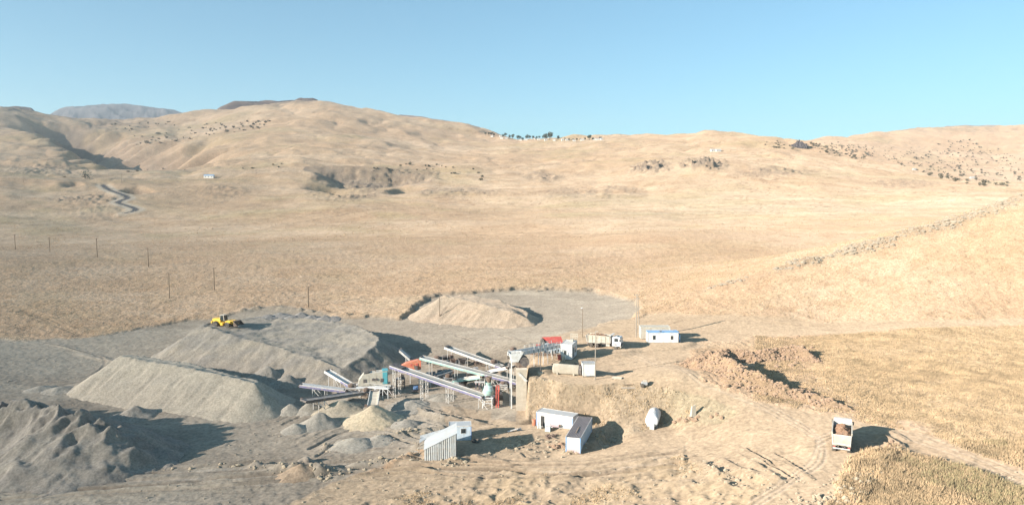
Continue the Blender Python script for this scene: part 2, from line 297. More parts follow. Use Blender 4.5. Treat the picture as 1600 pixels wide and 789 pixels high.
# farm tracks and terrace lines over the slopes
def faint(pix, wd, tone):
    pts = smooth_line(wl(pix), 4); sl = window(pts, wd * 5); d, s, al = pldist(Xg[sl], Yg[sl], pts)
    f = np.exp(-(d / wd) ** 2) * (.55 + .9 * (vnoise(al / 25, al * 0, 8) + .3)); dark_line[sl] = np.where(np.abs(tone * f) > np.abs(dark_line[sl]), tone * f, dark_line[sl]); Zg[sl] -= np.sign(tone) * .3 * f
for pix, wd, t in (([(0,372),(120,352),(196,334)],2.2,.5),([(196,334),(330,352),(480,336),(640,322)],1.6,.35),([(0,382),(180,370),(330,358),(450,350),(620,325)],1.4,.5),([(0,402),(260,388),(420,378),(560,372),(700,366),(1000,362)],1.6,.5),
                   ([(640,372),(760,366),(880,364),(1000,365)],2.2,.6),([(650,440),(700,425),(780,418),(880,410)],.8,.4),([(860,420),(960,408),(1100,396),(1200,390)],1.2,.3),([(830,250),(900,258),(960,238),(1020,228)],3,.5),
                   ([(560,245),(567,235),(580,224),(600,222)],3,.4),([(400,222),(520,222),(640,238),(740,252)],4,.35),([(0,218),(60,224),(110,232)],4,.35),([(420,232),(540,226),(560,228)],3,.3),([(1100,300),(1300,306),(1500,314)],2.4,-.5),([(900,330),(1100,322),(1300,312),(1500,312)],2.5,-.6),
                   ([(900,352),(1150,340),(1350,330)],2.5,-.5),([(300,262),(480,256),(640,260),(800,262)],3,-.3),([(1190,283),(1260,288),(1380,302)],2,.3),([(30,487),(60,495),(95,512),(128,526)],.5,.5),([(38,486),(70,495),(106,512),(136,526)],.5,.5),([(20,486),(34,485),(45,488)],.9,.9),
                   ([(1010,520),(1060,502),(1115,492)],.5,.4),([(930,556),(1000,550),(1060,545)],.4,.25),([(980,580),(1040,568),(1085,560)],.4,.3)):
    faint(pix, wd, t)

# ------------------------------------------------------------------ ground colours (soil, stubble and stone; rock tone also deepens the left valley's shade)
def col(*c): return np.array(c)
c_grass = col(.44, .302, .195); c_grass2 = col(.485, .35, .238); c_grass3 = col(.37, .24, .148); c_dirt = col(.38, .283, .192); c_dirt2 = col(.335, .245, .165)
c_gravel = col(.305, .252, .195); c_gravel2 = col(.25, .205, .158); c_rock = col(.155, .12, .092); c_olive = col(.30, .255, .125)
def mix(a, b, t): return a + (b - a) * np.clip(t, 0, 1)[..., None]
big = fbm(U * 7, LY * 10, 4, 101); med = fbm(U * 40, LY * 55, 3, 111); stripe = fbm(U * 5 + .2 * big, LY * 60, 3, 121)
alb = np.broadcast_to(c_grass, Zg.shape + (3,)).copy()
alb = mix(alb, c_grass2, .35 + 1.6 * big + .9 * stripe * farw)
alb = mix(alb, c_grass3, .06 + .9 * med + .4 * fine)
pale = np.exp(-(((PY - 322 + (PX - 1250) * .02) / 26) ** 2)) * sstep(650, 1150, PX); alb = mix(alb, col(.475, .365, .255), pale * (.6 + 1.2 * stripe))
alb = mix(alb, c_olive, np.clip(.6 * fbm(U * 12, LY * 14, 3, 131), 0, .3) * (1 - nearw * .6))
# right-hand field: longer, more golden stand
fieldm = mask([(1230,540),(1330,524),(1420,514),(1620,512),(1900,510),(1900,760),(1620,735),(1500,690),(1400,655),(1290,600)], 20); alb = mix(alb, col(.47, .335, .20), fieldm * .7)
alb = mix(alb, c_dirt, g_dirt); alb = mix(alb, c_dirt2, g_dirt * np.clip(.15 + 1.1 * fbm(Xg * .05, Yg * .09, 4, 141), 0, .8))
terr = np.abs(fbm(U * 7 + .4 * lf2, LY * 95 + 3 * lf2, 3, 191)); alb = mix(alb, c_grass3 * .72, farw * sstep(.035, .0, terr) * sstep(.0, .25, fbm(U * 5, LY * 8, 3, 192) + .08) * .75)
speck = fbm(U * 300, LY * 300, 2, 193); alb = mix(alb, c_rock * 1.5, farw * sstep(.30, .5, speck) * sstep(.02, .3, fbm(U * 9, LY * 12, 3, 194)) * .5); alb = mix(alb, c_grass3 * .8, (1 - farw) * grass * sstep(.1, .5, fbm(Xg * .9, Yg * .9, 3, 195)) * .25)
alb = mix(alb, c_gravel, g_gravel); alb = mix(alb, c_gravel2, g_gravel * np.clip(.2 + 1.6 * fbm(Xg * .045, Yg * .08, 4, 151), 0, .9)); alb = mix(alb, col(.37, .31, .24), g_gravel * np.clip(1.5 * fbm(Xg * .06, Yg * .12, 4, 161), 0, .7))
left_floor = g_gravel * sstep(330, 150, PX) * sstep(600, 560, PY); alb = mix(alb, col(.335, .28, .218), left_floor * .7)
alb = mix(alb, col(.395, .30, .205), g_bank * .9); alb = mix(alb, col(.33, .275, .18), g_bank * sstep(1010, 1070, PX) * .5)
alb = mix(alb, col(.40, .295, .19), np.clip(g_scrub * (.5 + 1.6 * fbm(Xg * .2, Yg * .2, 3, 171)), 0, .8))
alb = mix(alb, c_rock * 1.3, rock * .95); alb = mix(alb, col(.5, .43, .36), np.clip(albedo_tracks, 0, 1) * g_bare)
alb = mix(alb, c_rock, np.clip(-albedo_tracks, 0, .5) * g_bare); alb = mix(alb, c_dirt2 * .62, np.clip(dark_line, 0, 1)); alb = mix(alb, col(.6, .48, .32), np.clip(-dark_line, 0, 1))
alb = mix(alb, col(.58, .48, .37), verge * .7); alb = mix(alb, col(.11, .105, .105), asphalt)
# stony, bush-grown ground far off to the right and on the hill left of the summit
redfar = sstep(2000, 3000, Yg) * .35; alb = mix(alb, col(.42, .28, .18), redfar * (.6 + big * 1.5))

# drag marks and worn lanes on the bare yard
lane = np.abs(fbm(Xg * .035 + .02 * Yg, Yg * .75 + .05 * Xg, 3, 201)); lpatch = sstep(-.1, .25, fbm(Xg * .03, Yg * .05, 3, 202)); ln_ = sstep(.05, .0, lane) * lpatch * g_bare * (Yg < 300); Zg -= .10 * ln_; alb = mix(alb, alb * .74, ln_ * .8)
lane2 = np.abs(fbm(Xg * .06 - .05 * Yg, Yg * .5 + .12 * Xg, 3, 203)); l2 = sstep(.04, .0, lane2) * sstep(.0, .3, fbm(Xg * .04, Yg * .06, 3, 204)) * g_bare * (Yg < 300); Zg += .08 * l2; alb = mix(alb, np.clip(alb * 1.18, 0, .6), l2 * .7)
def grid_mesh(name, r0, r1, kind='structure'):
    nr = r1 - r0; me = bpy.data.meshes.new(name)
    co = np.stack([Xg[r0:r1], Yg[r0:r1], Zg[r0:r1]], -1).reshape(-1, 3).astype(np.float32)
    idx = np.arange(nr * NC).reshape(nr, NC); f = np.stack([idx[:-1, :-1], idx[:-1, 1:], idx[1:, 1:], idx[1:, :-1]], -1).reshape(-1, 4)
    fill_mesh(me, co, f); ca = me.attributes.new('alb', 'FLOAT_COLOR', 'POINT')
    rgba = np.ones((nr * NC, 4), np.float32); rgba[:, :3] = np.clip(alb[r0:r1].reshape(-1, 3), .02, .75); ca.data.foreach_set('color', rgba.ravel())
    ca = me.attributes.new('rough', 'FLOAT', 'POINT'); ca.data.foreach_set('value', (grass[r0:r1] + rock[r0:r1] + g_bank[r0:r1]).clip(0, 1).ravel().astype(np.float32))
    o = bpy.data.objects.new(name, me); C.objects.link(o); o['kind'] = kind; return o
def fill_mesh(me, co, f, smooth=True):
    k = f.shape[1]; nf = len(f); me.vertices.add(len(co)); me.vertices.foreach_set('co', co.ravel()); me.loops.add(nf * k); me.polygons.add(nf)
    me.loops.foreach_set('vertex_index', f.ravel().astype(np.int32)); me.polygons.foreach_set('loop_start', np.arange(0, nf * k, k, dtype=np.int32))
    me.polygons.foreach_set('use_smooth', np.full(nf, smooth)); me.update(calc_edges=True)

def new_mat(name):
    m = bpy.data.materials.new(name); m.use_nodes = True; b = m.node_tree.nodes['Principled BSDF']; return m, m.node_tree, b
def ground_mat(name, scales, dist, amp=(.72, 1.28)):
    m, t, b = new_mat(name); N = t.nodes.new; Lk = t.links.new
    at = N('ShaderNodeAttribute'); at.attribute_name = 'alb'; ro = N('ShaderNodeAttribute'); ro.attribute_name = 'rough'
    tc = N('ShaderNodeTexCoord'); cur = at.outputs['Color']; bump = None
    for k, (sc, d, str_) in enumerate(scales):
        nz = N('ShaderNodeTexNoise'); nz.inputs['Scale'].default_value = sc; nz.inputs['Detail'].default_value = d; nz.inputs['Roughness'].default_value = .65
        Lk(tc.outputs['Object'], nz.inputs['Vector'])
        mr = N('ShaderNodeMapRange'); mr.inputs['From Min'].default_value = .3; mr.inputs['From Max'].default_value = .7; mr.inputs['To Min'].default_value = amp[0] if k == 0 else .88; mr.inputs['To Max'].default_value = amp[1] if k == 0 else 1.12
        Lk(nz.outputs['Fac'], mr.inputs['Value'])
        mx = N('ShaderNodeMix'); mx.data_type = 'RGBA'; mx.blend_type = 'MULTIPLY'; mx.inputs['Factor'].default_value = 1
        Lk(cur, mx.inputs['A']); cc = N('ShaderNodeCombineColor'); [Lk(mr.outputs[0], cc.inputs[i]) for i in range(3)]; Lk(cc.outputs[0], mx.inputs['B']); cur = mx.outputs['Result']
        bp = N('ShaderNodeBump'); bp.inputs['Distance'].default_value = dist[k]; 
        ml = N('ShaderNodeMath'); ml.operation = 'MULTIPLY_ADD'; Lk(ro.outputs['Fac'], ml.inputs[0]); ml.inputs[1].default_value = str_ * .75; ml.inputs[2].default_value = str_ * .25; Lk(ml.outputs[0], bp.inputs['Strength'])
        Lk(nz.outputs['Fac'], bp.inputs['Height'])
        if bump: Lk(bump.outputs[0], bp.inputs['Normal'])
        bump = bp
    Lk(cur, b.inputs['Base Color']); Lk(bump.outputs[0], b.inputs['Normal']); b.inputs['Roughness'].default_value = .95; b.inputs['Specular IOR Level'].default_value = .1; b.inputs['Diffuse Roughness'].default_value = 1.0
    return m
RS = int(np.searchsorted(rows, 500))
gm = ground_mat('dry_ground', ((1.6, 5, .8), (.28, 4, .6)), (.3, 1.2)); hm = ground_mat('hill_grass', ((.30, 6, .6), (.06, 5, .45), (.012, 4, .25)), (.7, 2.2, 7.0), (.80, 1.2))
ground = grid_mesh('ground', 0, RS + 1); ground.data.materials.append(gm)
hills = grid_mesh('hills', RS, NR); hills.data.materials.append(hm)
# ------------------------------------------------------------------ materials of the things
def paint(name, rgb, rough=.55, dust=.25, metal=0.0, scale=.9, var=.18, streak=False, dustc=(.45, .37, .28)):
    m, t, b = new_mat(name); N = t.nodes.new; Lk = t.links.new
    tc = N('ShaderNodeTexCoord'); nz = N('ShaderNodeTexNoise'); nz.inputs['Scale'].default_value = scale; nz.inputs['Detail'].default_value = 6; nz.inputs['Roughness'].default_value = .7
    mp = N('ShaderNodeMapping'); Lk(tc.outputs['Object'], mp.inputs[0]); Lk(mp.outputs[0], nz.inputs['Vector'])
    if streak: mp.inputs['Scale'].default_value = (3, 3, .35)
    cr = N('ShaderNodeValToRGB'); e = cr.color_ramp.elements
    e[0].position = .32; e[1].position = .68
    e[0].color = tuple(c * (1 - var) for c in rgb) + (1,); e[1].color = tuple(min(1, c * (1 + var * .6)) for c in rgb) + (1,)
    Lk(nz.outputs['Fac'], cr.inputs[0])
    n2 = N('ShaderNodeTexNoise'); n2.inputs['Scale'].default_value = scale * 2.3; n2.inputs['Detail'].default_value = 5; Lk(tc.outputs['Object'], n2.inputs['Vector'])
    mr = N('ShaderNodeMapRange'); mr.inputs['From Min'].default_value = .42; mr.inputs['From Max'].default_value = .72; mr.inputs['To Min'].default_value = dust * .3; mr.inputs['To Max'].default_value = min(1, dust * 2.2); Lk(n2.outputs['Fac'], mr.inputs['Value'])
    mx = N('ShaderNodeMix'); mx.data_type = 'RGBA'; Lk(mr.outputs[0], mx.inputs['Factor']); Lk(cr.outputs[0], mx.inputs['A']); mx.inputs['B'].default_value = dustc + (1,)
    Lk(mx.outputs['Result'], b.inputs['Base Color']); b.inputs['Roughness'].default_value = rough; b.inputs['Metallic'].default_value = metal; b.inputs['Specular IOR Level'].default_value = .25; b.inputs['Diffuse Roughness'].default_value = 1.0 if rough > .78 else .3
    bp = N('ShaderNodeBump'); bp.inputs['Strength'].default_value = .25; bp.inputs['Distance'].default_value = .03; Lk(n2.outputs['Fac'], bp.inputs['Height']); Lk(bp.outputs[0], b.inputs['Normal'])
    return m
MT = dict(
 white=paint('white_paint', (.76, .755, .74), .5, .22, 0, .7, .12, True), cream=paint('cream_paint', (.56, .51, .42), .55, .32), dirty_white=paint('dusty_white_paint', (.66, .64, .61), .6, .34),
 lilac=paint('lilac_blue_paint', (.17, .165, .33), .5, .3), mint=paint('mint_paint', (.38, .62, .55), .5, .32), teal=paint('teal_paint', (.10, .42, .47), .5, .12), orange=paint('orange_paint', (.70, .20, .10), .5, .28),
 red=paint('red_paint', (.62, .10, .08), .55, .15), belt=paint('rubber_belt', (.42, .41, .38), .8, .35, scale=.5), dark_belt=paint('dark_rubber_belt', (.16, .17, .18), .8, .3, scale=.5), dark=paint('dark_steel', (.09, .08, .085), .6, .2), rust=paint('rusty_steel', (.16, .10, .08), .8, .25),
 grey=paint('grey_steel', (.38, .39, .40), .5, .25), tyre=paint('tyre_rubber', (.045, .043, .042), .85, .25), concrete=paint('concrete', (.58, .51, .41), .9, .3, scale=.6, var=.25), galv=paint('galvanised_sheet', (.55, .56, .55), .5, .25, .25, .7, .22, True),
 roofsheet=paint('pale_roof_sheet', (.47, .48, .48), .5, .12, 0, .4, .1), brownroof=paint('weathered_roof_sheet', (.36, .30, .29), .6, .2, 0, .7, .25), blue=paint('blue_paint', (.16, .30, .55), .5, .12), tarp=paint('blue_tarpaulin', (.22, .42, .66), .45, .18), paleblue=paint('pale_blue_sheet', (.55, .64, .70), .5, .15, 0, .8, .15, True),
 yellow=paint('yellow_paint', (.80, .50, .04), .45, .12), glass=paint('dark_glass', (.03, .04, .045), .1, .05), wood=paint('weathered_wood', (.24, .17, .115), .9, .15), lightwood=paint('pale_pole', (.40, .34, .28), .8, .2), pink=paint('faded_pink_cloth', (.68, .50, .50), .9, .1), tealbox=paint('pale_teal_box', (.50, .68, .66), .5, .12),
 stone=paint('broken_stone', (.38, .245, .16), .95, .2, 0, 1.4, .3), greystone=paint('grey_boulder', (.36, .295, .22), .95, .2, 0, 1.2, .35), darkrock=paint('dark_rock', (.115, .10, .11), .95, .1, 0, .08, .35), load=paint('reddish_stone_load', (.30, .165, .10), .95, .15, 0, 1.6, .45), hole=paint('shaded_interior', (.05, .05, .05), .9, .1),
 scrub=paint('dry_scrub', (.21, .175, .12), .9, .0, 0, .3, .35), leaf=paint('olive_foliage', (.125, .115, .07), .9, .0, 0, .4, .4), leaf2=paint('dark_green_foliage', (.085, .095, .06), .9, .0, 0, .3, .4), bark=paint('bark', (.16, .11, .08), .9, .1), soilstone=paint('soil_stone', (.46, .37, .26), .95, .1, 0, 1.0, .2), straw=paint('dry_straw', (.61, .45, .275), .9, .0, 0, .22, .42), straw2=paint('olive_straw', (.44, .36, .20), .9, .0, 0, .25, .25), village_wall=paint('village_wall', (.72, .68, .62), .7, .1), village_roof=paint('village_roof', (.38, .30, .28), .7, .1))

# ------------------------------------------------------------------ mesh builder
class MB:
    def __init__(s): s.v = []; s.f = []
    def add(s, vs, fs, M=None):
        o = len(s.v)
        for p in vs: s.v.append(tuple(M @ Vector(p)) if M is not None else tuple(p))
        s.f += [tuple(i + o for i in q) for q in fs]; return s
    def box(s, c, d, M=None, taper=None):
        x, y, z = (k / 2 for k in d); tx, ty = taper or (1, 1)
        vs = [(c[0] + a * x * (tx if e > 0 else 1), c[1] + b * y * (ty if e > 0 else 1), c[2] + e * z) for e in (-1, 1) for a, b in ((-1, -1), (1, -1), (1, 1), (-1, 1))]
        return s.add(vs, [(3, 2, 1, 0), (4, 5, 6, 7), (0, 1, 5, 4), (1, 2, 6, 5), (2, 3, 7, 6), (3, 0, 4, 7)], M)
    def bar(s, p0, p1, w, h=None, up=(0, 0, 1)):
        h = h or w; p0 = Vector(p0); p1 = Vector(p1); d = (p1 - p0); L = d.length; d = d / L; up = Vector(up)
        if abs(d.dot(up)) > .98: up = Vector((1, 0, 0))
        sx = d.cross(up).normalized(); u = sx.cross(d)
        vs = [p + sx * a * w / 2 + u * b * h / 2 for p in (p0, p1) for a, b in ((-1, -1), (1, -1), (1, 1), (-1, 1))]
        return s.add(vs, [(0, 1, 2, 3), (7, 6, 5, 4), (4, 5, 1, 0), (5, 6, 2, 1), (6, 7, 3, 2), (7, 4, 0, 3)])
    def tube(s, p0, p1, r0, r1=None, n=10):
        r1 = r0 if r1 is None else r1; p0 = Vector(p0); p1 = Vector(p1); d = (p1 - p0).normalized(); a = d.orthogonal().normalized(); b = d.cross(a); o = len(s.v)
        for p, r in ((p0, r0), (p1, r1)):
            for k in range(n): t = 2 * math.pi * k / n; s.v.append(tuple(p + a * r * math.cos(t) + b * r * math.sin(t)))
        for k in range(n): q = (k + 1) % n; s.f.append((o + k, o + q, o + n + q, o + n + k))
        s.f.append(tuple(o + k for k in reversed(range(n)))); s.f.append(tuple(o + n + k for k in range(n))); return s
    def lathe(s, p0, axis, prof, n=16):                                  # prof: (distance along axis, radius)
        p0 = Vector(p0); d = Vector(axis).normalized(); a = d.orthogonal().normalized(); b = d.cross(a); o = len(s.v)
        for t, r in prof:
            for k in range(n): q = 2 * math.pi * k / n; s.v.append(tuple(p0 + d * t + a * r * math.cos(q) + b * r * math.sin(q)))
        for i in range(len(prof) - 1):
            for k in range(n): q = (k + 1) % n; s.f.append((o + i * n + k, o + i * n + q, o + (i + 1) * n + q, o + (i + 1) * n + k))
        s.f.append(tuple(o + k for k in reversed(range(n)))); e = o + (len(prof) - 1) * n; s.f.append(tuple(e + k for k in range(n))); return s
    def prism(s, poly, y0, y1, M=None):                                  # poly in (x,z), swept in y
        n = len(poly); vs = [(x, y, z) for y in (y0, y1) for x, z in poly]
        fs = [tuple(range(n)), tuple(reversed(range(n, 2 * n)))] + [(k, k + n, (k + 1) % n + n, (k + 1) % n) for k in range(n)]
        return s.add(vs, fs, M)
    def sheet(s, a, b, c, d, pitch=.25, amp=.04, thick=.012):            # ribbed sheet: ribs run a->d, repeat along a->b
        a, b, c, d = map(Vector, (a, b, c, d)); nrm = (b - a).cross(d - a).normalized(); n = max(2, int((b - a).length / pitch)); o = len(s.v); k = 0
        for i in range(n):
            for t, h in ((0, 0), (.25, 0), (.38, 1), (.72, 1), (.87, 0)):
                q = (i + t) / n; 
                for e in (amp * h, amp * h - thick):
                    s.v.append(tuple(a.lerp(b, q) + nrm * e)); s.v.append(tuple(d.lerp(c, q) + nrm * e))
                k += 1
        for j in range(k - 1):
            p = o + 4 * j; q = p + 4; s.f += [(p, q, q + 1, p + 1), (p + 3, q + 3, q + 2, p + 2), (p, p + 2, q + 2, q), (p + 1, q + 1, q + 3, p + 3)]
        return s
    def build(s, name, mat, parent=None, smooth=False):
        me = bpy.data.meshes.new(name); me.from_pydata(s.v, [], s.f); me.update()
        bm = bmesh.new(); bm.from_mesh(me); bmesh.ops.recalc_face_normals(bm, faces=bm.faces); bm.to_mesh(me); bm.free()
        if smooth:
            me.polygons.foreach_set('use_smooth', [True] * len(me.polygons)); me.set_sharp_from_angle(angle=R(40))
        me.materials.append(MT[mat] if isinstance(mat, str) else mat); o = bpy.data.objects.new(name, me); C.objects.link(o)
        if parent: o.parent = parent
        return o
def tag(o, label=None, cat=None, group=None, kind=None):
    for k, v in (('label', label), ('category', cat), ('group', group), ('kind', kind)):
        if v: o[k] = v
    return o
def thing(name, label, cat, loc=(0, 0, 0), rz=0, group=None):
    o = bpy.data.objects.new(name, None); o.empty_display_size = .5; C.objects.link(o); o.location = loc; o.rotation_euler = (0, 0, rz); return tag(o, label, cat, group)
def copy_tree(o, parent=None):
    c = o.copy(); C.objects.link(c)
    if parent: c.parent = parent
    for ch in o.children: copy_tree(ch, c)
    return c
def E(px, pyt, pyg):                    # a point above the ground: foot seen at pyg, top at pyt
    g = ground_xy(px, pyg); return Vector(D(px, pyt, g[1]))
def rock_mesh(r, seed, sub=1, flat=.75):
    rr = random.Random(seed); bm = bmesh.new(); bmesh.ops.create_icosphere(bm, subdivisions=sub, radius=1)
    sx, sy, sz = r * rr.uniform(.8, 1.3), r * rr.uniform(.8, 1.3), r * flat * rr.uniform(.7, 1.15)
    for v in bm.verts: k = rr.uniform(.72, 1.15); v.co = Vector((v.co.x * sx * k, v.co.y * sy * k, v.co.z * sz * k))
    me = bpy.data.meshes.new('rock'); bm.to_mesh(me); bm.free(); return me
ROCKV = []; ROCKF = None
for s_ in range(8):
    me = rock_mesh(1, 100 + s_); ROCKV.append(np.array([v.co[:] for v in me.vertices])); ROCKF = np.array([p.vertices[:] for p in me.polygons]); bpy.data.meshes.remove(me)
def rock_field(name, xyz, radii, mat, flat=False):                       # a mass of broken stone as one mesh
    vs, fs, k = [], [], 0
    for (x, y, z), r in zip(xyz, radii):
        v = ROCKV[rng.integers(8)]; a = rng.uniform(0, 6.28); c, s = math.cos(a), math.sin(a)
        q = np.column_stack([v[:, 0] * c - v[:, 1] * s, v[:, 0] * s + v[:, 1] * c, v[:, 2]]) * r + (x, y, z); vs.append(q); fs.append(ROCKF + k); k += len(q)
    me = bpy.data.meshes.new(name); fill_mesh(me, np.concatenate(vs).astype(np.float32), np.concatenate(fs), False); me.materials.append(MT[mat]); o = bpy.data.objects.new(name, me); C.objects.link(o); return o
def gzv(x, y):                          # ground height for arrays
    u = x / y; l = np.log(np.maximum(y, 26)); i = np.clip(np.searchsorted(cols, u) - 1, 0, NC - 2); j = np.clip(np.searchsorted(LR, l) - 1, 0, NR - 2)
    a = np.clip((u - cols[i]) / (cols[i + 1] - cols[i]), 0, 1); b = np.clip((l - LR[j]) / (LR[j + 1] - LR[j]), 0, 1)
    return (Zg[j, i] * (1 - a) + Zg[j, i + 1] * a) * (1 - b) + (Zg[j + 1, i] * (1 - a) + Zg[j + 1, i + 1] * a) * b

# ------------------------------------------------------------------ stockpiles
PILES = []
def pile(name, label, cat, pts, closed, slope, rgb, rgb2, nz=(.35, 3.0), res=.38, rag=.5, group=None, dish=0, rills=.22, seed=0, rmax=16, billow=0, dips=()):
    q = [Vector(P(*p)) for p in pts]
    if closed: q.append(q[0])
    xs = [p.x for p in q]; ys = [p.y for p in q]; X, Y = np.meshgrid(np.arange(min(xs) - rmax, max(xs) + rmax, res), np.arange(min(ys) - rmax, max(ys) + rmax, res))
    jx_ = X + rag * 2 * fbm(X / 3.2, Y / 3.2, 3, seed + 1); jy_ = Y + rag * 2 * fbm(X / 3.2, Y / 3.2, 3, seed + 2)
    Z = np.full(X.shape, -99.0); dmin = np.full(X.shape, 99.0); zin = np.zeros(X.shape); wsum = np.zeros(X.shape); al = np.zeros(X.shape); acc = 0
    for a, b in zip(q[:-1], q[1:]):
        dx, dy = b.x - a.x, b.y - a.y; l2 = dx * dx + dy * dy; t = np.clip(((jx_ - a.x) * dx + (jy_ - a.y) * dy) / l2, 0, 1); d = np.hypot(jx_ - a.x - t * dx, jy_ - a.y - t * dy); zr = a.z + (b.z - a.z) * t
        al = np.where(d < dmin, acc + t * math.sqrt(l2), al); dmin = np.minimum(dmin, d); Z = np.maximum(Z, zr - slope * d); wq = 1 / (d * d + .3); zin += zr * wq; wsum += wq; acc += math.sqrt(l2)
    if closed:
        ins = inpoly(jx_, jy_, [(p.x, p.y) for p in q[:-1]]); Z = np.where(ins, zin / wsum - dish * (1 - np.exp(-dmin / 3)) + .35 * np.exp(-(dmin / .9) ** 2) * (.5 + vnoise(X, Y, 3)), Z)
    else: ins = np.zeros(X.shape, bool); Z = np.where(dmin > rmax - 1, -99, Z)
    Z = Z + nz[0] * fbm(X / nz[1], Y / nz[1], 4, seed + 5) + np.where(ins, .12, .05) * fbm(X * 1.3, Y * 1.3, 2, seed + 6) - rills * np.abs(vnoise(al * .55, dmin * .06, seed + 7)) * np.clip(dmin, 0, 3) / 1.5 * (~ins)
    if billow: Z = Z - billow * (np.abs(fbm(X / 3.6, Y / 3.6, 3, seed + 11)) * 2.2 - .5) * np.exp(-(dmin / 3.2) ** 2)
    for a_, b_, c_, r_, h_ in dips: p_ = P(a_, b_, c_); Z = Z - h_ * np.exp(-((X - p_[0]) ** 2 + (Y - p_[1]) ** 2) / r_ ** 2)
    Gd = gzv(X, Y); toe = np.clip(1 - (Z - Gd) / 1.2, 0, 1); Z = Z + .25 * toe * toe
    keep = Z > Gd - .25; fk = keep[:-1, :-1] | keep[1:, :-1] | keep[:-1, 1:] | keep[1:, 1:]; Z = np.maximum(Z, Gd - .6)
    idx = np.arange(X.size).reshape(X.shape); f = np.stack([idx[:-1, :-1], idx[:-1, 1:], idx[1:, 1:], idx[1:, :-1]], -1)[fk]
    used, inv = np.unique(f.ravel(), return_inverse=True); f = inv.reshape(-1, 4); co = np.stack([X, Y, Z], -1).reshape(-1, 3)[used].astype(np.float32)
    me = bpy.data.meshes.new(name); fill_mesh(me, co, f); tcol = np.clip(.5 + 1.1 * fbm(X / 6, Y / 2.5, 4, seed + 9), 0, 1).ravel()[used, None]
    cc = np.ones((len(used), 4), np.float32); cc[:, :3] = np.array(rgb) * tcol + np.array(rgb2) * (1 - tcol); me.attributes.new('alb', 'FLOAT_COLOR', 'POINT').data.foreach_set('color', cc.ravel())
    me.attributes.new('rough', 'FLOAT', 'POINT').data.foreach_set('value', np.full(len(used), .35, np.float32)); me.materials.append(PM)
    o = bpy.data.objects.new(name, me); C.objects.link(o); PILES.append((X, Y, Z, keep)); return tag(o, label, cat, group)
PM = ground_mat('loose_gravel', ((2.6, 5, .8), (.5, 3, .5)), (.16, .5))
def topz(x, y):                         # ground or the pile standing on it
    z = gz(x, y)
    for X, Y, Z, k in PILES:
        i = int((x - X[0, 0]) / (X[0, 1] - X[0, 0])); j = int((y - Y[0, 0]) / (Y[1, 0] - Y[0, 0]))
        if 0 <= i < X.shape[1] and 0 <= j < X.shape[0]: z = max(z, Z[j, i])
    return z
g1, g2 = (.37, .325, .265), (.31, .275, .23)
pile('gravel_pile', 'dark grey ragged gravel pile filling the lower left corner', 'stockpile', [(-170,608,.2),(-60,616,.1),(0,622,0),(55,628,0),(108,641,-.2),(150,654,-1.0),(176,668,-2.3)], False, .54, (.29, .25, .205), (.235, .205, .175), (.55, 4.2), rag=.9, rills=.55, seed=10, res=.3, billow=1.9, dips=((10,668,-3,5.5,2.6),(-60,660,-3,6,2.2),(105,668,-2.5,2.6,1.2)))
pile('gravel_pile', 'long pale stockpile with smooth straight front behind the ragged dark pile', 'stockpile', [(185,557,-.9),(290,576,-1.2),(350,588,-1.7),(398,600,-2.3),(405,596,-2.7),(300,569,-1.7),(205,555,-1.1)], True, .68, (.40, .345, .27), (.365, .315, .25), (.3, 5.0), rag=.22, rills=.3, seed=20)
pile('gravel_pile', 'largest stockpile, flat on top with the yellow loader on it', 'stockpile', [(313,508,1.2),(350,521,.2),(430,543,-1.6),(480,559,-2.8),(532,577,-4.3),(565,560,-3.0),(588,541,-1.4),(594,530,-.6),(583,521,-.2),(550,507,.3),(480,499,.5),(400,497,.7),(340,502,1.0)], True, .66, (.335, .285, .225), (.265, .235, .20), (.45, 3.5), rag=.35, rills=.3, dish=.35, seed=30)
pile('sand_pile', 'reddish sand pile with wooden pole standing in its front', 'stockpile', [(690,462,4.0),(722,468,3.4),(760,478,2.4),(800,489,1.0),(824,498,-.4),(826,488,.2),(780,470,2.4),(735,461,3.4)], True, .62, (.43, .325, .235), (.40, .315, .235), (.3, 4.0), rag=.25, rills=.3, seed=40)
HG = 'small gravel heaps around the crushing plant'
def heap(px, pyg, h, r, label, rgb=g1, rgb2=g2, cat='heap', s=0, name='gravel_heap'):
    g = G(px, pyg); d = (px - 800) / FPX
    pile(name, label, cat, [proj_pt(g.x - .3, g.y, g.z + h), proj_pt(g.x + .3, g.y + .2, g.z + h - .05)], False, h / r, rgb, rgb2, (.22, 1.6), .26, .25, HG if name == 'gravel_heap' else None, 0, .15, s, r + 3)
def proj_pt(x, y, z):
    a, b = proj(x, y, z); return (float(a), float(b), z)
heap(418, 592, 3.2, 4.8, 'round grey heap at right foot of the long pale stockpile', s=51); heap(449, 600, 2.3, 3.6, 'smooth round heap beside a long shadow left of conveyors', s=52)
heap(456, 642, 1.4, 2.2, 'small cone heap left of the dark sloping conveyor leg', s=53); heap(486, 641, 1.7, 2.8, 'low heap just under the dark conveyor', s=54)
heap(500, 664, 2.6, 3.8, 'tall grey cone in front of the dark conveyor legs', s=55); heap(463, 672, 1.4, 2.1, 'small pointed cone nearest the camera below the dark conveyor', s=56)
heap(533, 640, 2.0, 4.4, 'pale heap between dark conveyor and discharge chute', (.45, .38, .28), (.41, .345, .26), s=57)
heap(585, 657, 3.0, 5.4, 'pale yellowish sand cone under the discharge chute', (.52, .42, .29), (.47, .385, .275), 'heap', 58, 'sand_heap')
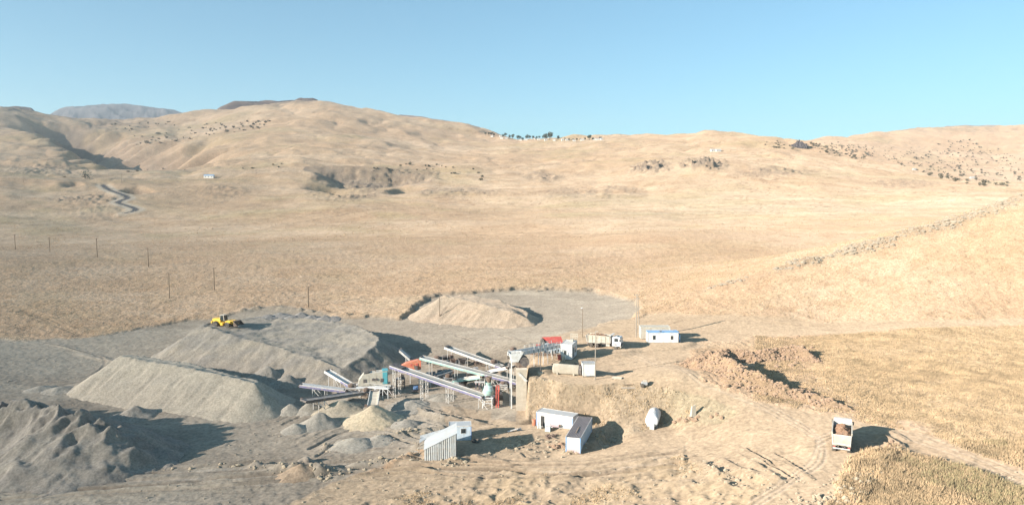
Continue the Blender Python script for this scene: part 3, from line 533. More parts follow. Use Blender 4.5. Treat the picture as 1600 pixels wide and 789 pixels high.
for k, (x, y, h, r) in enumerate(((420,497,1.3,3),(438,494,1.2,3),(457,499,1.4,3.2),(471,496,1.8,3.4),(488,498,1.3,3),(508,500,1.6,3.4),(521,499,1.1,2.6),(404,499,1.0,2.6))):
    heap(x, y, h, r, ('leftmost','second','third','fourth','fifth','sixth','seventh and last','nearest and lowest')[k] + ' dumped grey heap from left in the row behind the loader', (.30, .27, .24), (.26, .24, .22), s=70 + k)
for k, (x, y, h, r, l, *cc_) in enumerate(((212,650,2.2,4.0,'pale heap standing in shadow behind the ragged dark pile'),(95,610,1.0,2.6,'low heap at left foot of long pale stockpile'),(65,608,.9,2.4,'lowest heap on the far left yard edge'),(472,740,1.5,2.6,'rough heap beside the lower left track', (.36, .265, .185), (.31, .225, .155)),(636,665,1.2,2.6,'pale soil heap left of the corrugated shed'),(555,694,1.2,3.0,'grey heap on the yard floor below the sand cone'),(592,690,1.0,2.4,'broken grey heap beside scrap below the sand cone'),(670,700,.9,2.2,'soil heaped against the corrugated shed'))):
    heap(x, y, h, r, l, *cc_, s=90 + k)
# the two banks of broken reddish stone by the road, and the stones on them
def bank(label, pix, h, wd, seed):
    q = []
    for px, py, k in pix: g = G(px, py); q.append(proj_pt(g.x, g.y, g.z + h * k))
    return pile('rubble_bank', label, 'rubble', q, False, h / wd, (.385, .265, .165), (.32, .22, .14), (.9, 2.2), .3, .5, None, 0, .2, seed, wd + 3)
bank('long bank of broken reddish stone along the road bend', [(1100,572,.9),(1112,572,1.1),(1130,582,1.15),(1158,596,1.05),(1195,609,.8),(1240,619,.55),(1285,630,.35),(1325,640,.15)], 2.9, 5.4, 120)
bank('shorter back bank of reddish stone reaching toward the field', [(1108,566,1),(1135,560,1.0),(1175,562,.8),(1215,558,.9),(1250,556,1),(1264,562,.6)], 2.3, 3.6, 130)
xyz, rad = [], []
for X, Y, Z, k in PILES[-2:]:
    jj, ii = np.nonzero(k & (Z > gzv(X, Y) - .1)); pick = rng.choice(len(jj), 2600)
    for a in pick: xyz.append((X[jj[a], ii[a]] + rng.uniform(-.2, .2), Y[jj[a], ii[a]] + rng.uniform(-.2, .2), Z[jj[a], ii[a]])); rad.append(.13 + .33 * rng.random() ** 3)
tag(rock_field('stones', xyz, rad, 'stone'), 'broken reddish stones covering the two rubble banks', None, None, 'stuff')
sel = np.argwhere((ridge_m > .3) & (Yg < 330) & (PX < 1720)); pick = sel[rng.choice(len(sel), 2600, p=(ridge_m[tuple(sel.T)] * Yg[tuple(sel.T)]) / (ridge_m[tuple(sel.T)] * Yg[tuple(sel.T)]).sum())]
tag(rock_field('hilltop_stones', [(Xg[j, i], Yg[j, i], Zg[j, i]) for j, i in pick], .16 + .75 * rng.random(2600) ** 4, 'greystone'), 'grey stones scattered along the crest of the right hill', None, None, 'stuff')
sel = np.argwhere((g_bank > .3) | ((g_dirt > .2) & (PY > 735)) ); pick = sel[rng.choice(len(sel), 2400)]
tag(rock_field('loose_stones', [(Xg[j, i], Yg[j, i], Zg[j, i]) for j, i in pick], .04 + .2 * rng.random(2400) ** 4, 'soilstone'), 'loose stones strewn over the cut bank and yard', None, None, 'stuff')
clx, clr = [], []
for pix, wj, n_ in (([(400,728),(470,735),(500,742),(560,730),(640,715)],1.2,170),([(510,700),(570,690),(640,676),(690,670)],1.2,150),([(652,700),(690,722),(725,720)],.9,70),([(890,706),(930,695),(948,672)],.9,60),([(1325,775),(1345,755),(1365,735),(1395,700)],1.2,110),([(1260,789),(1290,778),(1330,782)],.9,60),([(0,747),(150,738),(300,728),(430,722)],1.0,80),([(770,700),(820,690),(850,705)],2.2,110),([(1040,720),(1100,735),(1170,750)],1.8,90)):
    ln = smooth_line(wl(pix), 8)
    for _ in range(n_): x_, y_ = ln[rng.integers(len(ln))]; x_ += rng.normal(0, wj); y_ += rng.normal(0, wj); clx.append((x_, y_, gz(x_, y_) + .04)); clr.append(.08 + .38 * rng.random() ** 3)
tag(rock_field('soil_clods', clx, clr, 'soilstone'), 'soil clods along the windrows pushed up beside the tracks', None, None, 'stuff')
BM = [rock_mesh(1, 300 + k, 2, .8) for k in range(5)]
for m_ in BM: m_.materials.append(MT['stone'])
def boulder(px, py, r, label, group=None):
    g = G(px, py); o = bpy.data.objects.new('boulder', BM[random.randrange(5)]); C.objects.link(o); o.location = (g.x, g.y, topz(g.x, g.y) + r * .25); o.scale = (r, r, r); o.rotation_euler = (0, 0, random.uniform(0, 6)); return tag(o, label, 'boulder', group)
for px, py, r in ((1120,566,.6),(1136,572,.7),(1145,577,.65),(1158,583,.6),(1128,558,.6),(1166,556,.55),(1178,558,.55),(1186,566,.7),(1213,556,.6),(1227,552,.6),(1100,596,.55),(1135,604,.6),(1148,606,.6),(1170,612,.5)):
    boulder(px, py, r * .8, 'jagged reddish boulder lodged in the rubble banks', 'boulders in the rubble banks')
for px, py, r, l in ((1237,572,.7,'pale boulder lying alone in the hollow between rubble banks'),(1213,574,.6,'boulder with dark side in the hollow left of pale boulder'),(1217,581,.55,'dark boulder on the hollow floor toward the road'),(1243,568,.5,'white boulder at the field edge beyond the hollow'),(1268,544,.5,'lone boulder right of the back rubble bank'),(1246,526,.45,'small boulder beside the farm track bend'),(1267,609,.4,'small dark boulder on low end of the rubble bank'),(1392,690,.35,'boulder in dry grass right of the loaded truck')):
    boulder(px, py, r, l)
for k_, (px, py, r) in enumerate(((859,697,.42),(865,698,.5),(871,699,.45),(876,695,.5),(880,699,.5),(883,694,.4),(868,701,.35))): boulder(px, py, r, ('first','third','fourth','fifth','sixth','seventh, smallest,','second')[k_] + ' rounded boulder from left in the pile against the ribbed container', 'boulders beside the ribbed container')
for k_, (px, py, r) in enumerate(((1054,660,.5),(1062,657,.6),(1071,658,.5),(1078,654,.5),(1085,657,.55),(1091,652,.45),(1111,652,.4),(1120,648,.5),(1127,653,.4))): boulder(px, py, r, ('first','second','third','fourth','fifth','sixth','seventh','eighth','last')[k_] + ' pale broken boulder from left at the foot of the cut bank', 'boulders at the foot of the cut bank')
# ------------------------------------------------------------------ vehicles
def wheel(root, c, r, wd, axis=(0, 1, 0), rimmat='grey'):
    w_ = thing('wheel', None, None); w_.parent = root; a = Vector(axis); c = Vector(c)
    MB().lathe(c - a * wd / 2, a, [(0, r * .62), (0, r * .93), (wd * .14, r), (wd * .86, r), (wd, r * .93), (wd, r * .62)], 18).build('tyre', 'tyre', w_, True)
    MB().lathe(c - a * wd * .46, a, [(0, r * .2), (0, r * .6), (wd * .92, r * .6), (wd * .92, r * .2)], 14).build('rim', rimmat, w_, True)
def dump_truck(label, loc, rz, seed, tilt=0):
    t = thing('dump_truck', label, 'truck', loc, rz)                     # x forward, y left
    m = MB()
    for s in (-1, 1): m.box((-.2, s * .42, .95), (7.6, .16, .28))
    for x in (-3.2, -1.5, .6, 2.2): m.box((x, 0, .95), (.14, .8, .22))
    m.box((-2.3, 0, .62), (2.3, .5, .3)); m.build('chassis', 'dark', t)
    b = MB(); L0, L1, zb, zt, hw = -3.85, 1.75, 1.32, 2.95, 1.25       # tipping body: floor, sides, tailgate, headboard, ribs
    b.box(((L0 + L1) / 2, 0, zb), (L1 - L0, 2.3, .12))
    for s in (-1, 1):
        b.add([(L0, s * 1.12, zb), (L1, s * 1.12, zb), (L1, s * hw, zt), (L0, s * hw, zt), (L0, s * (1.12 - .07), zb), (L1, s * 1.05, zb), (L1, s * (hw - .07), zt), (L0, s * (hw - .07), zt)], [(0, 1, 2, 3), (4, 5, 6, 7), (0, 3, 7, 4), (1, 2, 6, 5), (3, 2, 6, 7), (0, 1, 5, 4)])
        b.bar((L0, s * (hw + .03), zt), (L1, s * (hw + .03), zt), .14, .14)
    b.build('tipper_body', 'cream', t)
    for s in (-1, 1):
        for k in range(6): x = L0 + .12 + k * (L1 - L0 - .24) / 5; MB().bar((x, s * 1.16, zb - .05), (x, s * (hw + .045), zt - .06), .1, .1).build('rib', 'cream', t)
    MB().box((L1 + .05, 0, (zb + zt + .45) / 2), (.09, 2.44, zt + .45 - zb)).box((L1 + .34, 0, zt + .42), (.6, 2.3, .07)).build('headboard', 'dirty_white', t)
    g = MB().add([(L0 - .02, -1.16, zb - .1), (L0 - .02, 1.16, zb - .1), (L0 - .3, 1.22, zt - .15), (L0 - .3, -1.22, zt - .15), (L0 - .1, -1.16, zb - .1), (L0 - .1, 1.16, zb - .1), (L0 - .38, 1.22, zt - .15), (L0 - .38, -1.22, zt - .15)], [(0, 1, 2, 3), (7, 6, 5, 4), (0, 1, 5, 4), (1, 2, 6, 5), (2, 3, 7, 6), (3, 0, 4, 7)]).build('tailgate', 'cream', t)
    gr = MB(); gr.bar((L0 - .16, -1.14, zb + .08), (L0 - .16, 1.14, zb + .08), .07); gr.bar((L0 - .4, -1.2, zt - .2), (L0 - .4, 1.2, zt - .2), .07)
    for s in (-1, 1): gr.bar((L0 - .14, s * 1.13, zb), (L0 - .41, s * 1.19, zt - .15), .09)
    gr.build('tailgate_frame', 'dirty_white', g)
    # load: heaped broken stone
    X, Y = np.meshgrid(np.linspace(L0 - .12, L1 - .5, 22), np.linspace(-1.12, 1.12, 11)); Z = 2.35 + .85 * (1 - (Y / 1.2) ** 2) * np.sin(np.clip((X - L0 + .3) / (L1 - L0), 0, 1) * 3.1) ** .6 + .25 * fbm(X * 1.6, Y * 1.6, 3, seed); idx = np.arange(X.size).reshape(X.shape)
    me = bpy.data.meshes.new('load'); fill_mesh(me, np.stack([X, Y, Z], -1).reshape(-1, 3).astype(np.float32), np.stack([idx[:-1, :-1], idx[:-1, 1:], idx[1:, 1:], idx[1:, :-1]], -1).reshape(-1, 4), False); me.materials.append(MT['load']); lo = bpy.data.objects.new('stone_load', me); C.objects.link(lo); lo.parent = t
    k = rng.integers(0, X.size, 150); st = rock_field('load_stones', [(X.flat[i] * .97, Y.flat[i] * .9, Z.flat[i]) for i in k], .09 + .2 * rng.random(150) ** 2, 'load'); st.parent = lo; st['kind'] = 'stuff'
    # cab
    cb = MB().prism([(2.25, .75), (4.28, .75), (4.34, 1.75), (4.12, 2.75), (3.95, 2.9), (2.35, 2.9), (2.25, 2.75)], -1.2, 1.2).build('cab', 'white', t)
    MB().add([(4.345, -1.05, 1.82), (4.345, 1.05, 1.82), (4.15, 1.02, 2.68), (4.15, -1.02, 2.68)], [(0, 1, 2, 3)]).build('windscreen', 'glass', cb)
    for s in (-1, 1):
        d = MB().box((3.2, s * 1.215, 1.75), (1.2, .03, 1.9)).build('door', 'white', cb); MB().add([(2.75, s * 1.236, 1.85), (3.75, s * 1.236, 1.85), (3.66, s * 1.236, 2.62), (2.75, s * 1.236, 2.62)], [(0, 1, 2, 3)]).build('window', 'glass', d)
        MB().box((4.1, s * 1.42, 2.2), (.1, .22, .5)).bar((4.1, s * 1.2, 2.4), (4.1, s * 1.42, 2.4), .05).build('mirror', 'dark', cb)
        MB().box((4.36, s * .9, .86), (.06, .36, .2)).build('headlight', 'glass', t)
        MB().prism([(2.62, .95), (2.8, 1.32), (3.5, 1.32), (3.72, .95)], s * .95 - .28, s * .95 + .28).build('mudguard', 'dirty_white', t)
        MB().prism([(-3.9, 1.12), (-3.7, 1.26), (-.9, 1.26), (-.7, 1.12)], s * .9 - .3, s * .9 + .3).build('rear_mudguard', 'cream', t)
    MB().box((4.25, 0, .62), (.3, 2.3, .34)).build('bumper', 'cream', t); MB().box((4.37, 0, 1.2), (.05, 1.7, .55)).build('grille', 'dark', cb)
    MB().box((3.1, 0, 3.0), (.5, 1.4, .18)).build('roof_box', 'grey', cb)
    MB().tube((.9, 1.0, .85), (2.1, 1.0, .85), .3, n=12).build('fuel_tank', 'cream', t); MB().box((1.2, -1.0, .85), (.9, .5, .5)).build('battery_box', 'cream', t); MB().box((-3.95, 0, .75), (.1, 2.2, .16)).build('rear_bumper', 'dirty_white', t)
    for s in (-1, 1):
        for x, r in ((3.15, .54), (-1.55, .54), (-2.95, .54)): wheel(t, (x, s * .98, r), r, .34 if x > 0 else .55, rimmat='cream')
        MB().box((-3.98, s * .95, .98), (.05, .3, .14)).build('tail_light', 'red', t)
    return t
a, b = G(928, 541), G(963, 544); dump_truck('loaded dump truck seen side-on, parked by the red-roofed shed', (a + b) / 2 + Vector((-.2, 0, 0)), math.atan2(b.y - a.y, b.x - a.x), 3)
g = G(1312, 707); dump_truck('loaded dump truck seen from behind, driving away up the dirt road', g + Vector((.45 * 4, .9 * 3.6, -.05)), R(90 - 26), 9)
def loader():
    a, b = G_top(343, 508), G_top(364, 512); c = (a + b) / 2; t = thing('wheel_loader', 'yellow wheel loader standing on the flat top of the largest stockpile', 'loader', c, math.atan2(b.y - a.y, b.x - a.x))
    MB().prism([(-3.9, 1.0), (-3.75, 2.1), (-3.2, 2.3), (-1.35, 2.3), (-1.2, 1.9), (-1.2, .7), (-3.3, .7)], -.85, .85).build('engine_body', 'yellow', t)
    MB().box((-3.95, 0, 1.25), (.35, 2.1, .55)).build('counterweight', 'yellow', t); MB().tube((-2.4, .3, 2.3), (-2.4, .3, 2.95), .07).build('exhaust_pipe', 'dark', t)
    MB().box((-.75, 0, .95), (1.1, 1.3, .6)).box((-.6, .95, .8), (.7, .5, .7)).box((-.6, -.95, .8), (.7, .5, .7)).build('centre_frame', 'yellow', t)
    cb = MB().prism([(-1.35, 1.7), (-.05, 1.7), (-.2, 3.15), (-1.25, 3.15)], -.72, .72).build('cab', 'glass', t)
    MB().box((-.72, 0, 3.2), (1.35, 1.6, .12)).build('roof', 'cream', cb)
    f = MB()
    for x, x2 in ((-1.36, -1.26), (-.03, -.19)):
        for s in (-1, 1): f.bar((x, s * .74, 1.65), (x2, s * .74, 3.15), .13)
    f.build('cab_frame', 'cream', cb); MB().prism([(-1.9, 1.6), (-1.25, 1.6), (-1.25, 3.05)], -.74, .74).build('cab_back', 'yellow', cb)
    MB().prism([(.1, .6), (2.1, .75), (2.0, 1.45), (1.2, 1.9), (.1, 1.6)], -.55, .55).build('front_frame', 'yellow', t)
    for s in (-1, 1):
        m = MB(); m.bar((1.0, s * .62, 1.7), (2.5, s * .62, 1.65), .2, .4); m.bar((2.5, s * .62, 1.65), (3.6, s * .62, .85), .2, .34); m.build('lift_arm', 'yellow', t); MB().prism([(.9, 1.5), (1.1, 1.72), (2.3, 1.72), (2.5, 1.3)], s * 1.1 - .35, s * 1.1 + .35).build('mudguard', 'yellow', t)
    MB().bar((1.6, 0, 1.75), (3.5, 0, 1.7), .22, .22).build('tilt_cylinder', 'rust', t)
    m = MB(); pr = [(3.55, 1.85), (3.45, .75), (3.75, .35), (4.85, .55), (4.85, .63), (3.8, .5), (3.58, .8), (3.66, 1.85)]; m.prism(pr, -1.45, 1.45)
    for s in (-1, 1): m.prism([(3.5, 1.85), (3.45, .75), (3.75, .35), (4.85, .55)], s * 1.45 - .04, s * 1.45 + .04)
    bk = m.build('bucket', 'rust', t)
    for k in range(7): MB().box((4.95, -1.32 + k * .44, .58), (.3, .12, .07)).build('tooth', 'grey', bk)
    for x in (-2.55, 1.35):
        for s in (-1, 1): wheel(t, (x, s * 1.12, .78), .8, .6, rimmat='yellow')
def G_top(px, py):                      # like G, but meets the stockpiles too
    d = ray(px, py); y = 90.0; u = d[0] / d[1]; t = d[2] / d[1]
    while y < 600:
        if H + t * y < topz(u * y, y): break
        y *= 1.0008
    return Vector((u * y, y, H + t * y))
loader()

# ------------------------------------------------------------------ cabins and sheds
def box_pts(L, W): return [(-L/2, -W/2), (L/2, -W/2), (L/2, W/2), (-L/2, W/2)]
def panels(root, L, W, h, z0, mat, n_long, n_short, trim='dirty_white', seamw=.02):
    for y, s in ((-W / 2, -1), (W / 2, 1)):
        for k in range(n_long): q = L / n_long; MB().box((-L / 2 + q * (k + .5), y, z0 + h / 2), (q - .03, .06, h)).build('wall_panel', mat, root)
    for x in (-L / 2, L / 2):
        for k in range(n_short): q = W / n_short; MB().box((x, -W / 2 + q * (k + .5), z0 + h / 2), (.06, q - .03, h)).build('wall_panel', mat, root)
    m = MB().box((0, 0, z0 + h / 2), (L - .08, W - .08, h - .04)); m.build('inner_lining', 'grey', root)
    for sx in (-1, 1):
        for sy in (-1, 1): MB().box((sx * L / 2, sy * W / 2, z0 + h / 2), (.13, .13, h + .02)).build('corner_post', trim, root)
def opening(root, face, L, W, u, z, wd, h, kind):                        # a door or a window set proud of a wall
    f = thing(kind, None, None); f.parent = root
    mats = {'window': ('dirty_white', 'glass', 'pane'), 'door': ('dirty_white', 'hole', 'leaf')}[kind]
    if face in 'fb': s = -1 if face == 'f' else 1; c = (u, s * (W / 2 + .05), z); MB().box(c, (wd + .12, .05, h + .12)).build('frame', mats[0], f); MB().box((u, s * (W / 2 + .07), z), (wd, .04, h)).build(mats[2], mats[1], f)
    else: s = 1 if face == 'r' else -1; MB().box((s * (L / 2 + .05), u, z), (.05, wd + .12, h + .12)).build('frame', mats[0], f); MB().box((s * (L / 2 + .07), u, z), (.04, wd, h)).build(mats[2], mats[1], f)
def flat_roof(root, L, W, z, mat, trim, t=.12, over=.06):
    r = MB().box((0, 0, z + t / 2), (L + 2 * over, W + 2 * over, t)).build('roof', mat, root); m = MB()
    for s in (-1, 1): m.box((0, s * (W / 2 + over), z + t / 2 + .02), (L + 2 * over + .1, .07, t + .07)); m.box((s * (L / 2 + over), 0, z + t / 2 + .023), (.07, W + 2 * over, t + .06))
    m.build('roof_trim', trim, r); return r
def span(pl, pr): a, b = G(*pl), G(*pr); return a, b, math.atan2(b.y - a.y, b.x - a.x)
def face_root(name, label, cat, pl, pr, W, dz=0.0):                      # front edge runs from pixel pl to pixel pr; returns root at the middle of the plan
    a, b, an = span(pl, pr); L = (b - a).length; c = (a + b) / 2 + Vector((-math.sin(an), math.cos(an), 0)) * W / 2; c.z = min(a.z, b.z) + dz
    return thing(name, label, cat, c, an), L
t, L = face_root('portable_cabin', 'white portable cabin with a dark doorway below the cut bank', 'cabin', (838.5,665), (894.5,670.5), 2.5)
panels(t, L, 2.5, 2.5, .1, 'white', 3, 1, 'blue'); opening(t, 'f', L, 2.5, -L / 2 + 1.25, 1.1, .75, 1.95, 'door'); flat_roof(t, L, 2.5, 2.6, 'roofsheet', 'dirty_white'); MB().box((0, 0, .02), (L, 2.4, .16)).build('skid_base', 'dark', t)
a = G(895.5, 706.5); b = Vector((3.6, 12.5, 0)).normalized(); t = thing('shipping_container', 'long white container with a brown ribbed roof standing end-on', 'container', a + b * 5.6, math.atan2(b.y, b.x)); t.location.z = a.z - .1; L = 11.2; Wc = 2.35
for k in range(8):
    q = L / 8
    for s in (-1, 1): MB().box((-L / 2 + q * (k + .5), s * Wc / 2, 1.35), (q - .06, .06, 2.5)).build('side_panel', 'paleblue', t)  # white container: sides tinted with the blue of their shade
MB().box((0, 0, 1.3), (L - .1, Wc - .1, 2.4)).build('inner_lining', 'grey', t); MB().box((-L / 2, 0, 1.62), (.06, Wc, 1.95)).build('end_wall', 'white', t); MB().box((-L / 2, 0, .35), (.07, Wc, .56)).build('end_skirt', 'pink', t); MB().box((L / 2, 0, 1.35), (.06, Wc, 2.5)).build('end_wall', 'white', t)
for sx in (-1, 1):
    for sy in (-1, 1): MB().box((sx * L / 2, sy * Wc / 2, 1.35), (.16, .16, 2.6)).build('corner_post', 'tarp', t)
for k in range(4): q = L / 4; x0 = -L / 2 - .1 + q * k * 1.02; MB().sheet((x0, Wc / 2 + .1, 2.66), (x0, -Wc / 2 - .1, 2.66), (x0 + q * 1.02, -Wc / 2 - .1, 2.662), (x0 + q * 1.02, Wc / 2 + .1, 2.662), .235, .06).build('roof_sheet', 'brownroof', t)
MB().bar((-L / 2, -Wc / 2 - .08, 2.66), (L / 2, -Wc / 2 - .08, 2.66), .09).bar((-L / 2, Wc / 2 + .08, 2.66), (L / 2, Wc / 2 + .08, 2.66), .09).build('roof_edge', 'dirty_white', t)
tag(MB().bar(Vector(t.location) + Vector((-.9, -3.5, 2.80)), Vector(t.location) + Vector((-.1, -.4, 2.80)), .12, .1).build('plank', 'wood'), 'thin dark plank lying along the brown ribbed roof', 'plank')
# two cabins by the road
t, L = face_root('portable_cabin', 'white portable cabin with blue tarpaulin over its right end', 'cabin', (1012.5,535.5), (1059.5,535.5), 2.4)
panels(t, L, 2.4, 2.45, .08, 'white', 2, 1); opening(t, 'f', L, 2.4, -L * .30, 1.35, .62, 1.0, 'window'); opening(t, 'f', L, 2.4, L * .29, 1.3, .55, .9, 'window'); flat_roof(t, L, 2.4, 2.53, 'tarp', 'tarp')
m = MB(); n_ = 8
pts = [(L / 2 - .25 + .35 * k / n_, -1.3 + .08 * math.sin(k * 2.1), 0) for k in range(n_)]
cv, cf = [], []
for i in range(9):                      # tarpaulin hanging over the right end
    y = -1.42 + i * .355
    for x, z in ((L / 2 - .7, 2.76), (L / 2 + .16, 2.74), (L / 2 + .42 + .1 * math.sin(i * 1.9), 1.9), (L / 2 + .38 + .12 * math.sin(i * 2.7), .9), (L / 2 + .55 + .14 * math.sin(i * 1.3), .05)): cv.append((x, y, z))
for i in range(8):
    for k in range(4): o = i * 5 + k; cf.append((o, o + 5, o + 6, o + 1))
tag(MB().add(cv, cf).build('tarpaulin', 'tarp'), 'blue tarpaulin draped over the right end of the white roadside cabin', 'tarpaulin').matrix_world = Matrix.Translation(t.location) @ Matrix.Rotation(t.rotation_euler.z, 4, 'Z')
MB().box((-.6, -1.0, 2.82), (.5, .3, .22)).build('roof_vent', 'dark', t)
g = Vector(t.location); an = t.rotation_euler.z
t2 = thing('portable_cabin', 'cream cabin standing behind the tarpaulined white cabin', 'cabin', g + Vector((-1.0, 4.4, .1)), an); panels(t2, 7.3, 2.6, 2.9, .05, 'cream', 3, 1); flat_roof(t2, 7.3, 2.6, 2.95, 'cream', 'cream')
# tall site office and its neighbours by the feeder
a = G(880.5, 562); t = thing('site_office', 'tall white site office with a dark door beside the feeder ramp', 'cabin', a + Vector((1.35, 2.5, -.1)), R(-17)); Wd, Dp = 2.5, 5.2
panels(t, Wd, Dp, 3.2, .2, 'white', 1, 3); opening(t, 'r', Wd, Dp, -.9, 1.5, .8, 2.1, 'door'); opening(t, 'r', Wd, Dp, .9, 1.8, .9, 1.2, 'window'); opening(t, 'f', Wd, Dp, -.25, 1.75, .5, .8, 'window'); flat_roof(t, Wd, Dp, 3.4, 'dirty_white', 'white'); MB().box((.4, 1.4, 3.75), (.7, .9, .5)).build('roof_unit', 'cream', t); MB().box((0, 0, .1), (Wd, Dp, .22)).build('skid_base', 'dark', t)
tag(MB().lathe(G(874, 562), (0, 0, 1), [(0, .32), (0, .33), (.05, .36), (1.1, .36), (1.15, .3)], 14).build('barrel', 'red', None, True), 'upright red barrel at the corner of the tall white office', 'barrel')
tag(MB().lathe(G(880.5, 564), (0, 0, 1), [(0, .3), (.5, .42), (.9, .4), (1.2, .2)], 12).build('water_drum', 'concrete', None, True), 'squat grey drum right of the red barrel', 'drum')
a, b, an = span((848.5, 552), (876, 551)); L = (b - a).length; c = (a + b) / 2; t = thing('red_roofed_shed', 'pale blue shed with a red gabled roof behind the feeder', 'shed', c + Vector((0, 1.9, -.2)), an); Wd = 3.8
for k in range(4): q = L / 4; MB().sheet((-L/2 + q*k + .01, -Wd/2, 0), (-L/2 + q*(k+1) - .01, -Wd/2, 0), (-L/2 + q*(k+1) - .01, -Wd/2, 2.7), (-L/2 + q*k + .01, -Wd/2, 2.7), .28, .04).build('wall_sheet', 'paleblue', t)
for s in (-1, 1): MB().box((s * L / 2, 0, 1.35), (.05, Wd, 2.7)).add([(s * L / 2, -Wd / 2, 2.7), (s * L / 2, Wd / 2, 2.7), (s * L / 2, 0, 3.65)], [(0, 1, 2)]).build('gable_wall', 'hole' if s < 0 else 'paleblue', t)
MB().box((0, Wd / 2, 1.35), (L, .05, 2.7)).build('rear_wall', 'paleblue', t)
for s in (-1, 1): MB().add([(-L/2 + 1.2 * (s < 0), s * Wd * .56, 2.62), (L/2 + .2, s * Wd * .56, 2.62), (L/2 + .2, 0, 3.72), (-L/2 - .1, 0, 3.72), (-L/2 + 1.2 * (s < 0), s * Wd * .56, 2.55), (L/2 + .2, s * Wd * .56, 2.55), (L/2 + .2, 0, 3.65), (-L/2 - .1, 0, 3.65)], [(0,1,2,3),(7,6,5,4),(0,1,5,4),(1,2,6,5),(2,3,7,6),(3,0,4,7)]).build('roof', 'red', t)
a = G(919, 589.5); t = thing('box_cabin', 'small white box cabin on short legs beside the lamp post', 'cabin', a + Vector((.1, .9, 0)), R(3)); panels(t, 2.35, 1.7, 2.45, .3, 'white', 1, 1); flat_roof(t, 2.35, 1.7, 2.75, 'grey', 'grey', .12, .1)
for sx in (-1, 1):
    for sy in (-1, 1): MB().box((sx * 1.05, sy * .72, .14), (.12, .12, .32)).build('leg', 'dark', t)
a, b = G(866, 585), G(905, 588); t = thing('steel_tank', 'long dull grey cylindrical tank lying on the yard edge', 'tank', (a + b) / 2 + Vector((0, 1.0, -.1)), math.atan2(b.y - a.y, b.x - a.x)); L = 5.6
MB().lathe((-L/2, 0, 1.15), (1, 0, 0), [(0, .5), (.12, .9), (.25, 1.02), (L - .25, 1.02), (L - .12, .95), (L, .6)], 22).build('shell', 'concrete', t, True); MB().lathe((L/2 - .05, 0, 1.15), (1, 0, 0), [(0, .98), (.5, .98), (.55, .5)], 20).build('end_cap', 'dark', t, True)
for x in (-1.7, 1.7): MB().prism([(x - .15, 0), (x + .15, 0), (x + .15, .5), (x - .15, .5)], -.9, .9).build('cradle', 'concrete', t)
a = G(1017, 670); t = thing('water_tank', 'big white cylindrical water tank lying at the cut bank', 'tank', a + Vector((.9, 2.5, -.05)), R(90 - 18)); L = 5.0
MB().lathe((-L/2, 0, 1.42), (1, 0, 0), [(0, .3), (.03, .8), (.1, 1.06), (.22, 1.16), (L - .22, 1.16), (L - .1, 1.06), (L, .5)], 24).build('shell', 'white', t, True); MB().lathe((L/2 - 1.6, 0, 2.5), (0, 0, 1), [(0, .3), (.2, .3), (.24, .1)], 14).build('manhole', 'dirty_white', t, True); MB().box((-L/2 - .1, -.1, .5), (.5, .75, 1.05)).build('valve_box', 'white', t); MB().bar((-L/2 - .05, -.6, 1.2), (-L/2 - .05, .35, 1.2), .08).build('valve_pipe', 'grey', t)
for x in (-1.5, 1.5): MB().prism([(x - .15, 0), (x + .15, 0), (x + .15, .6), (x - .15, .6)], -.95, .95).build('cradle', 'grey', t)
for x in (-1.2, 1.1): MB().lathe((x, 0, 1.42), (1, 0, 0), [(0, 1.145), (0, 1.165), (.08, 1.165), (.08, 1.145)], 24).build('band', 'dirty_white', t, True)
# shed of corrugated sheet and the cabin behind it
a, b = G(663.4, 719), G(716.5, 718); an = math.atan2(b.y - a.y, b.x - a.x); L = (b - a).length; t = thing('corrugated_shed', 'lean-to shed of pale corrugated sheet with steep single-pitch roof', 'shed', a + Vector((0, 0, -.15)), an); h0, h1, dp = 2.25, 4.75, 5.2; an = R(5.5); L = 5.15; t.rotation_euler.z = an; t.location.z = -6.95
n_ = 5
for k in range(n_):
    x0, x1 = L * k / n_ + .015, L * (k + 1) / n_ - .015; z0, z1 = h0 + (h1 - h0) * x0 / L, h0 + (h1 - h0) * x1 / L
    MB().sheet((x0, 0, 0), (x1, 0, 0), (x1, 0, z1), (x0, 0, z0), .30, .06).build('wall_sheet', 'galv', t)
    MB().box((x0 + (x1 - x0) / 2, dp / 2, 0), (.0001, .0001, .0001)) 
for k in range(n_):
    x0, x1 = -.12 + (L + .2) * k / n_, -.12 + (L + .2) * (k + 1) / n_ + .04; f = lambda x: h0 + .1 + (h1 - h0) * x / L + k * .002
    MB().add([(x0, -.1, f(x0)), (x1, -.1, f(x1)), (x1, dp, f(x1)), (x0, dp, f(x0)), (x0, -.1, f(x0) - .05), (x1, -.1, f(x1) - .05), (x1, dp, f(x1) - .05), (x0, dp, f(x0) - .05)], [(0,1,2,3),(7,6,5,4),(0,1,5,4),(1,2,6,5),(2,3,7,6),(3,0,4,7)]).build('roof_sheet', 'roofsheet', t)
for k in range(5): y0, y1 = dp * k / 5 + .01, dp * (k + 1) / 5 - .01; MB().sheet((L, y0, 0), (L, y1, 0), (L, y1, h1), (L, y0, h1), .22, .05).build('wall_sheet', 'galv', t)
MB().box((L * .5, dp, h0 / 2), (L, .06, h0)).build('rear_wall', 'galv', t); MB().box((0, 1.1, h0 / 2), (.06, 2.1, h0)).build('side_panel', 'white', t)
m = MB().bar((0, dp, 0), (0, dp, h0), .14); m.build('post', 'wood', t); MB().bar((-.9, dp + .2, 0), (-.9, dp + .2, 2.5), .15).build('post', 'lightwood', t); MB().bar((-.9, 3.4, 0), (-.9, 3.4, 2.3), .12).build('post', 'lightwood', t)
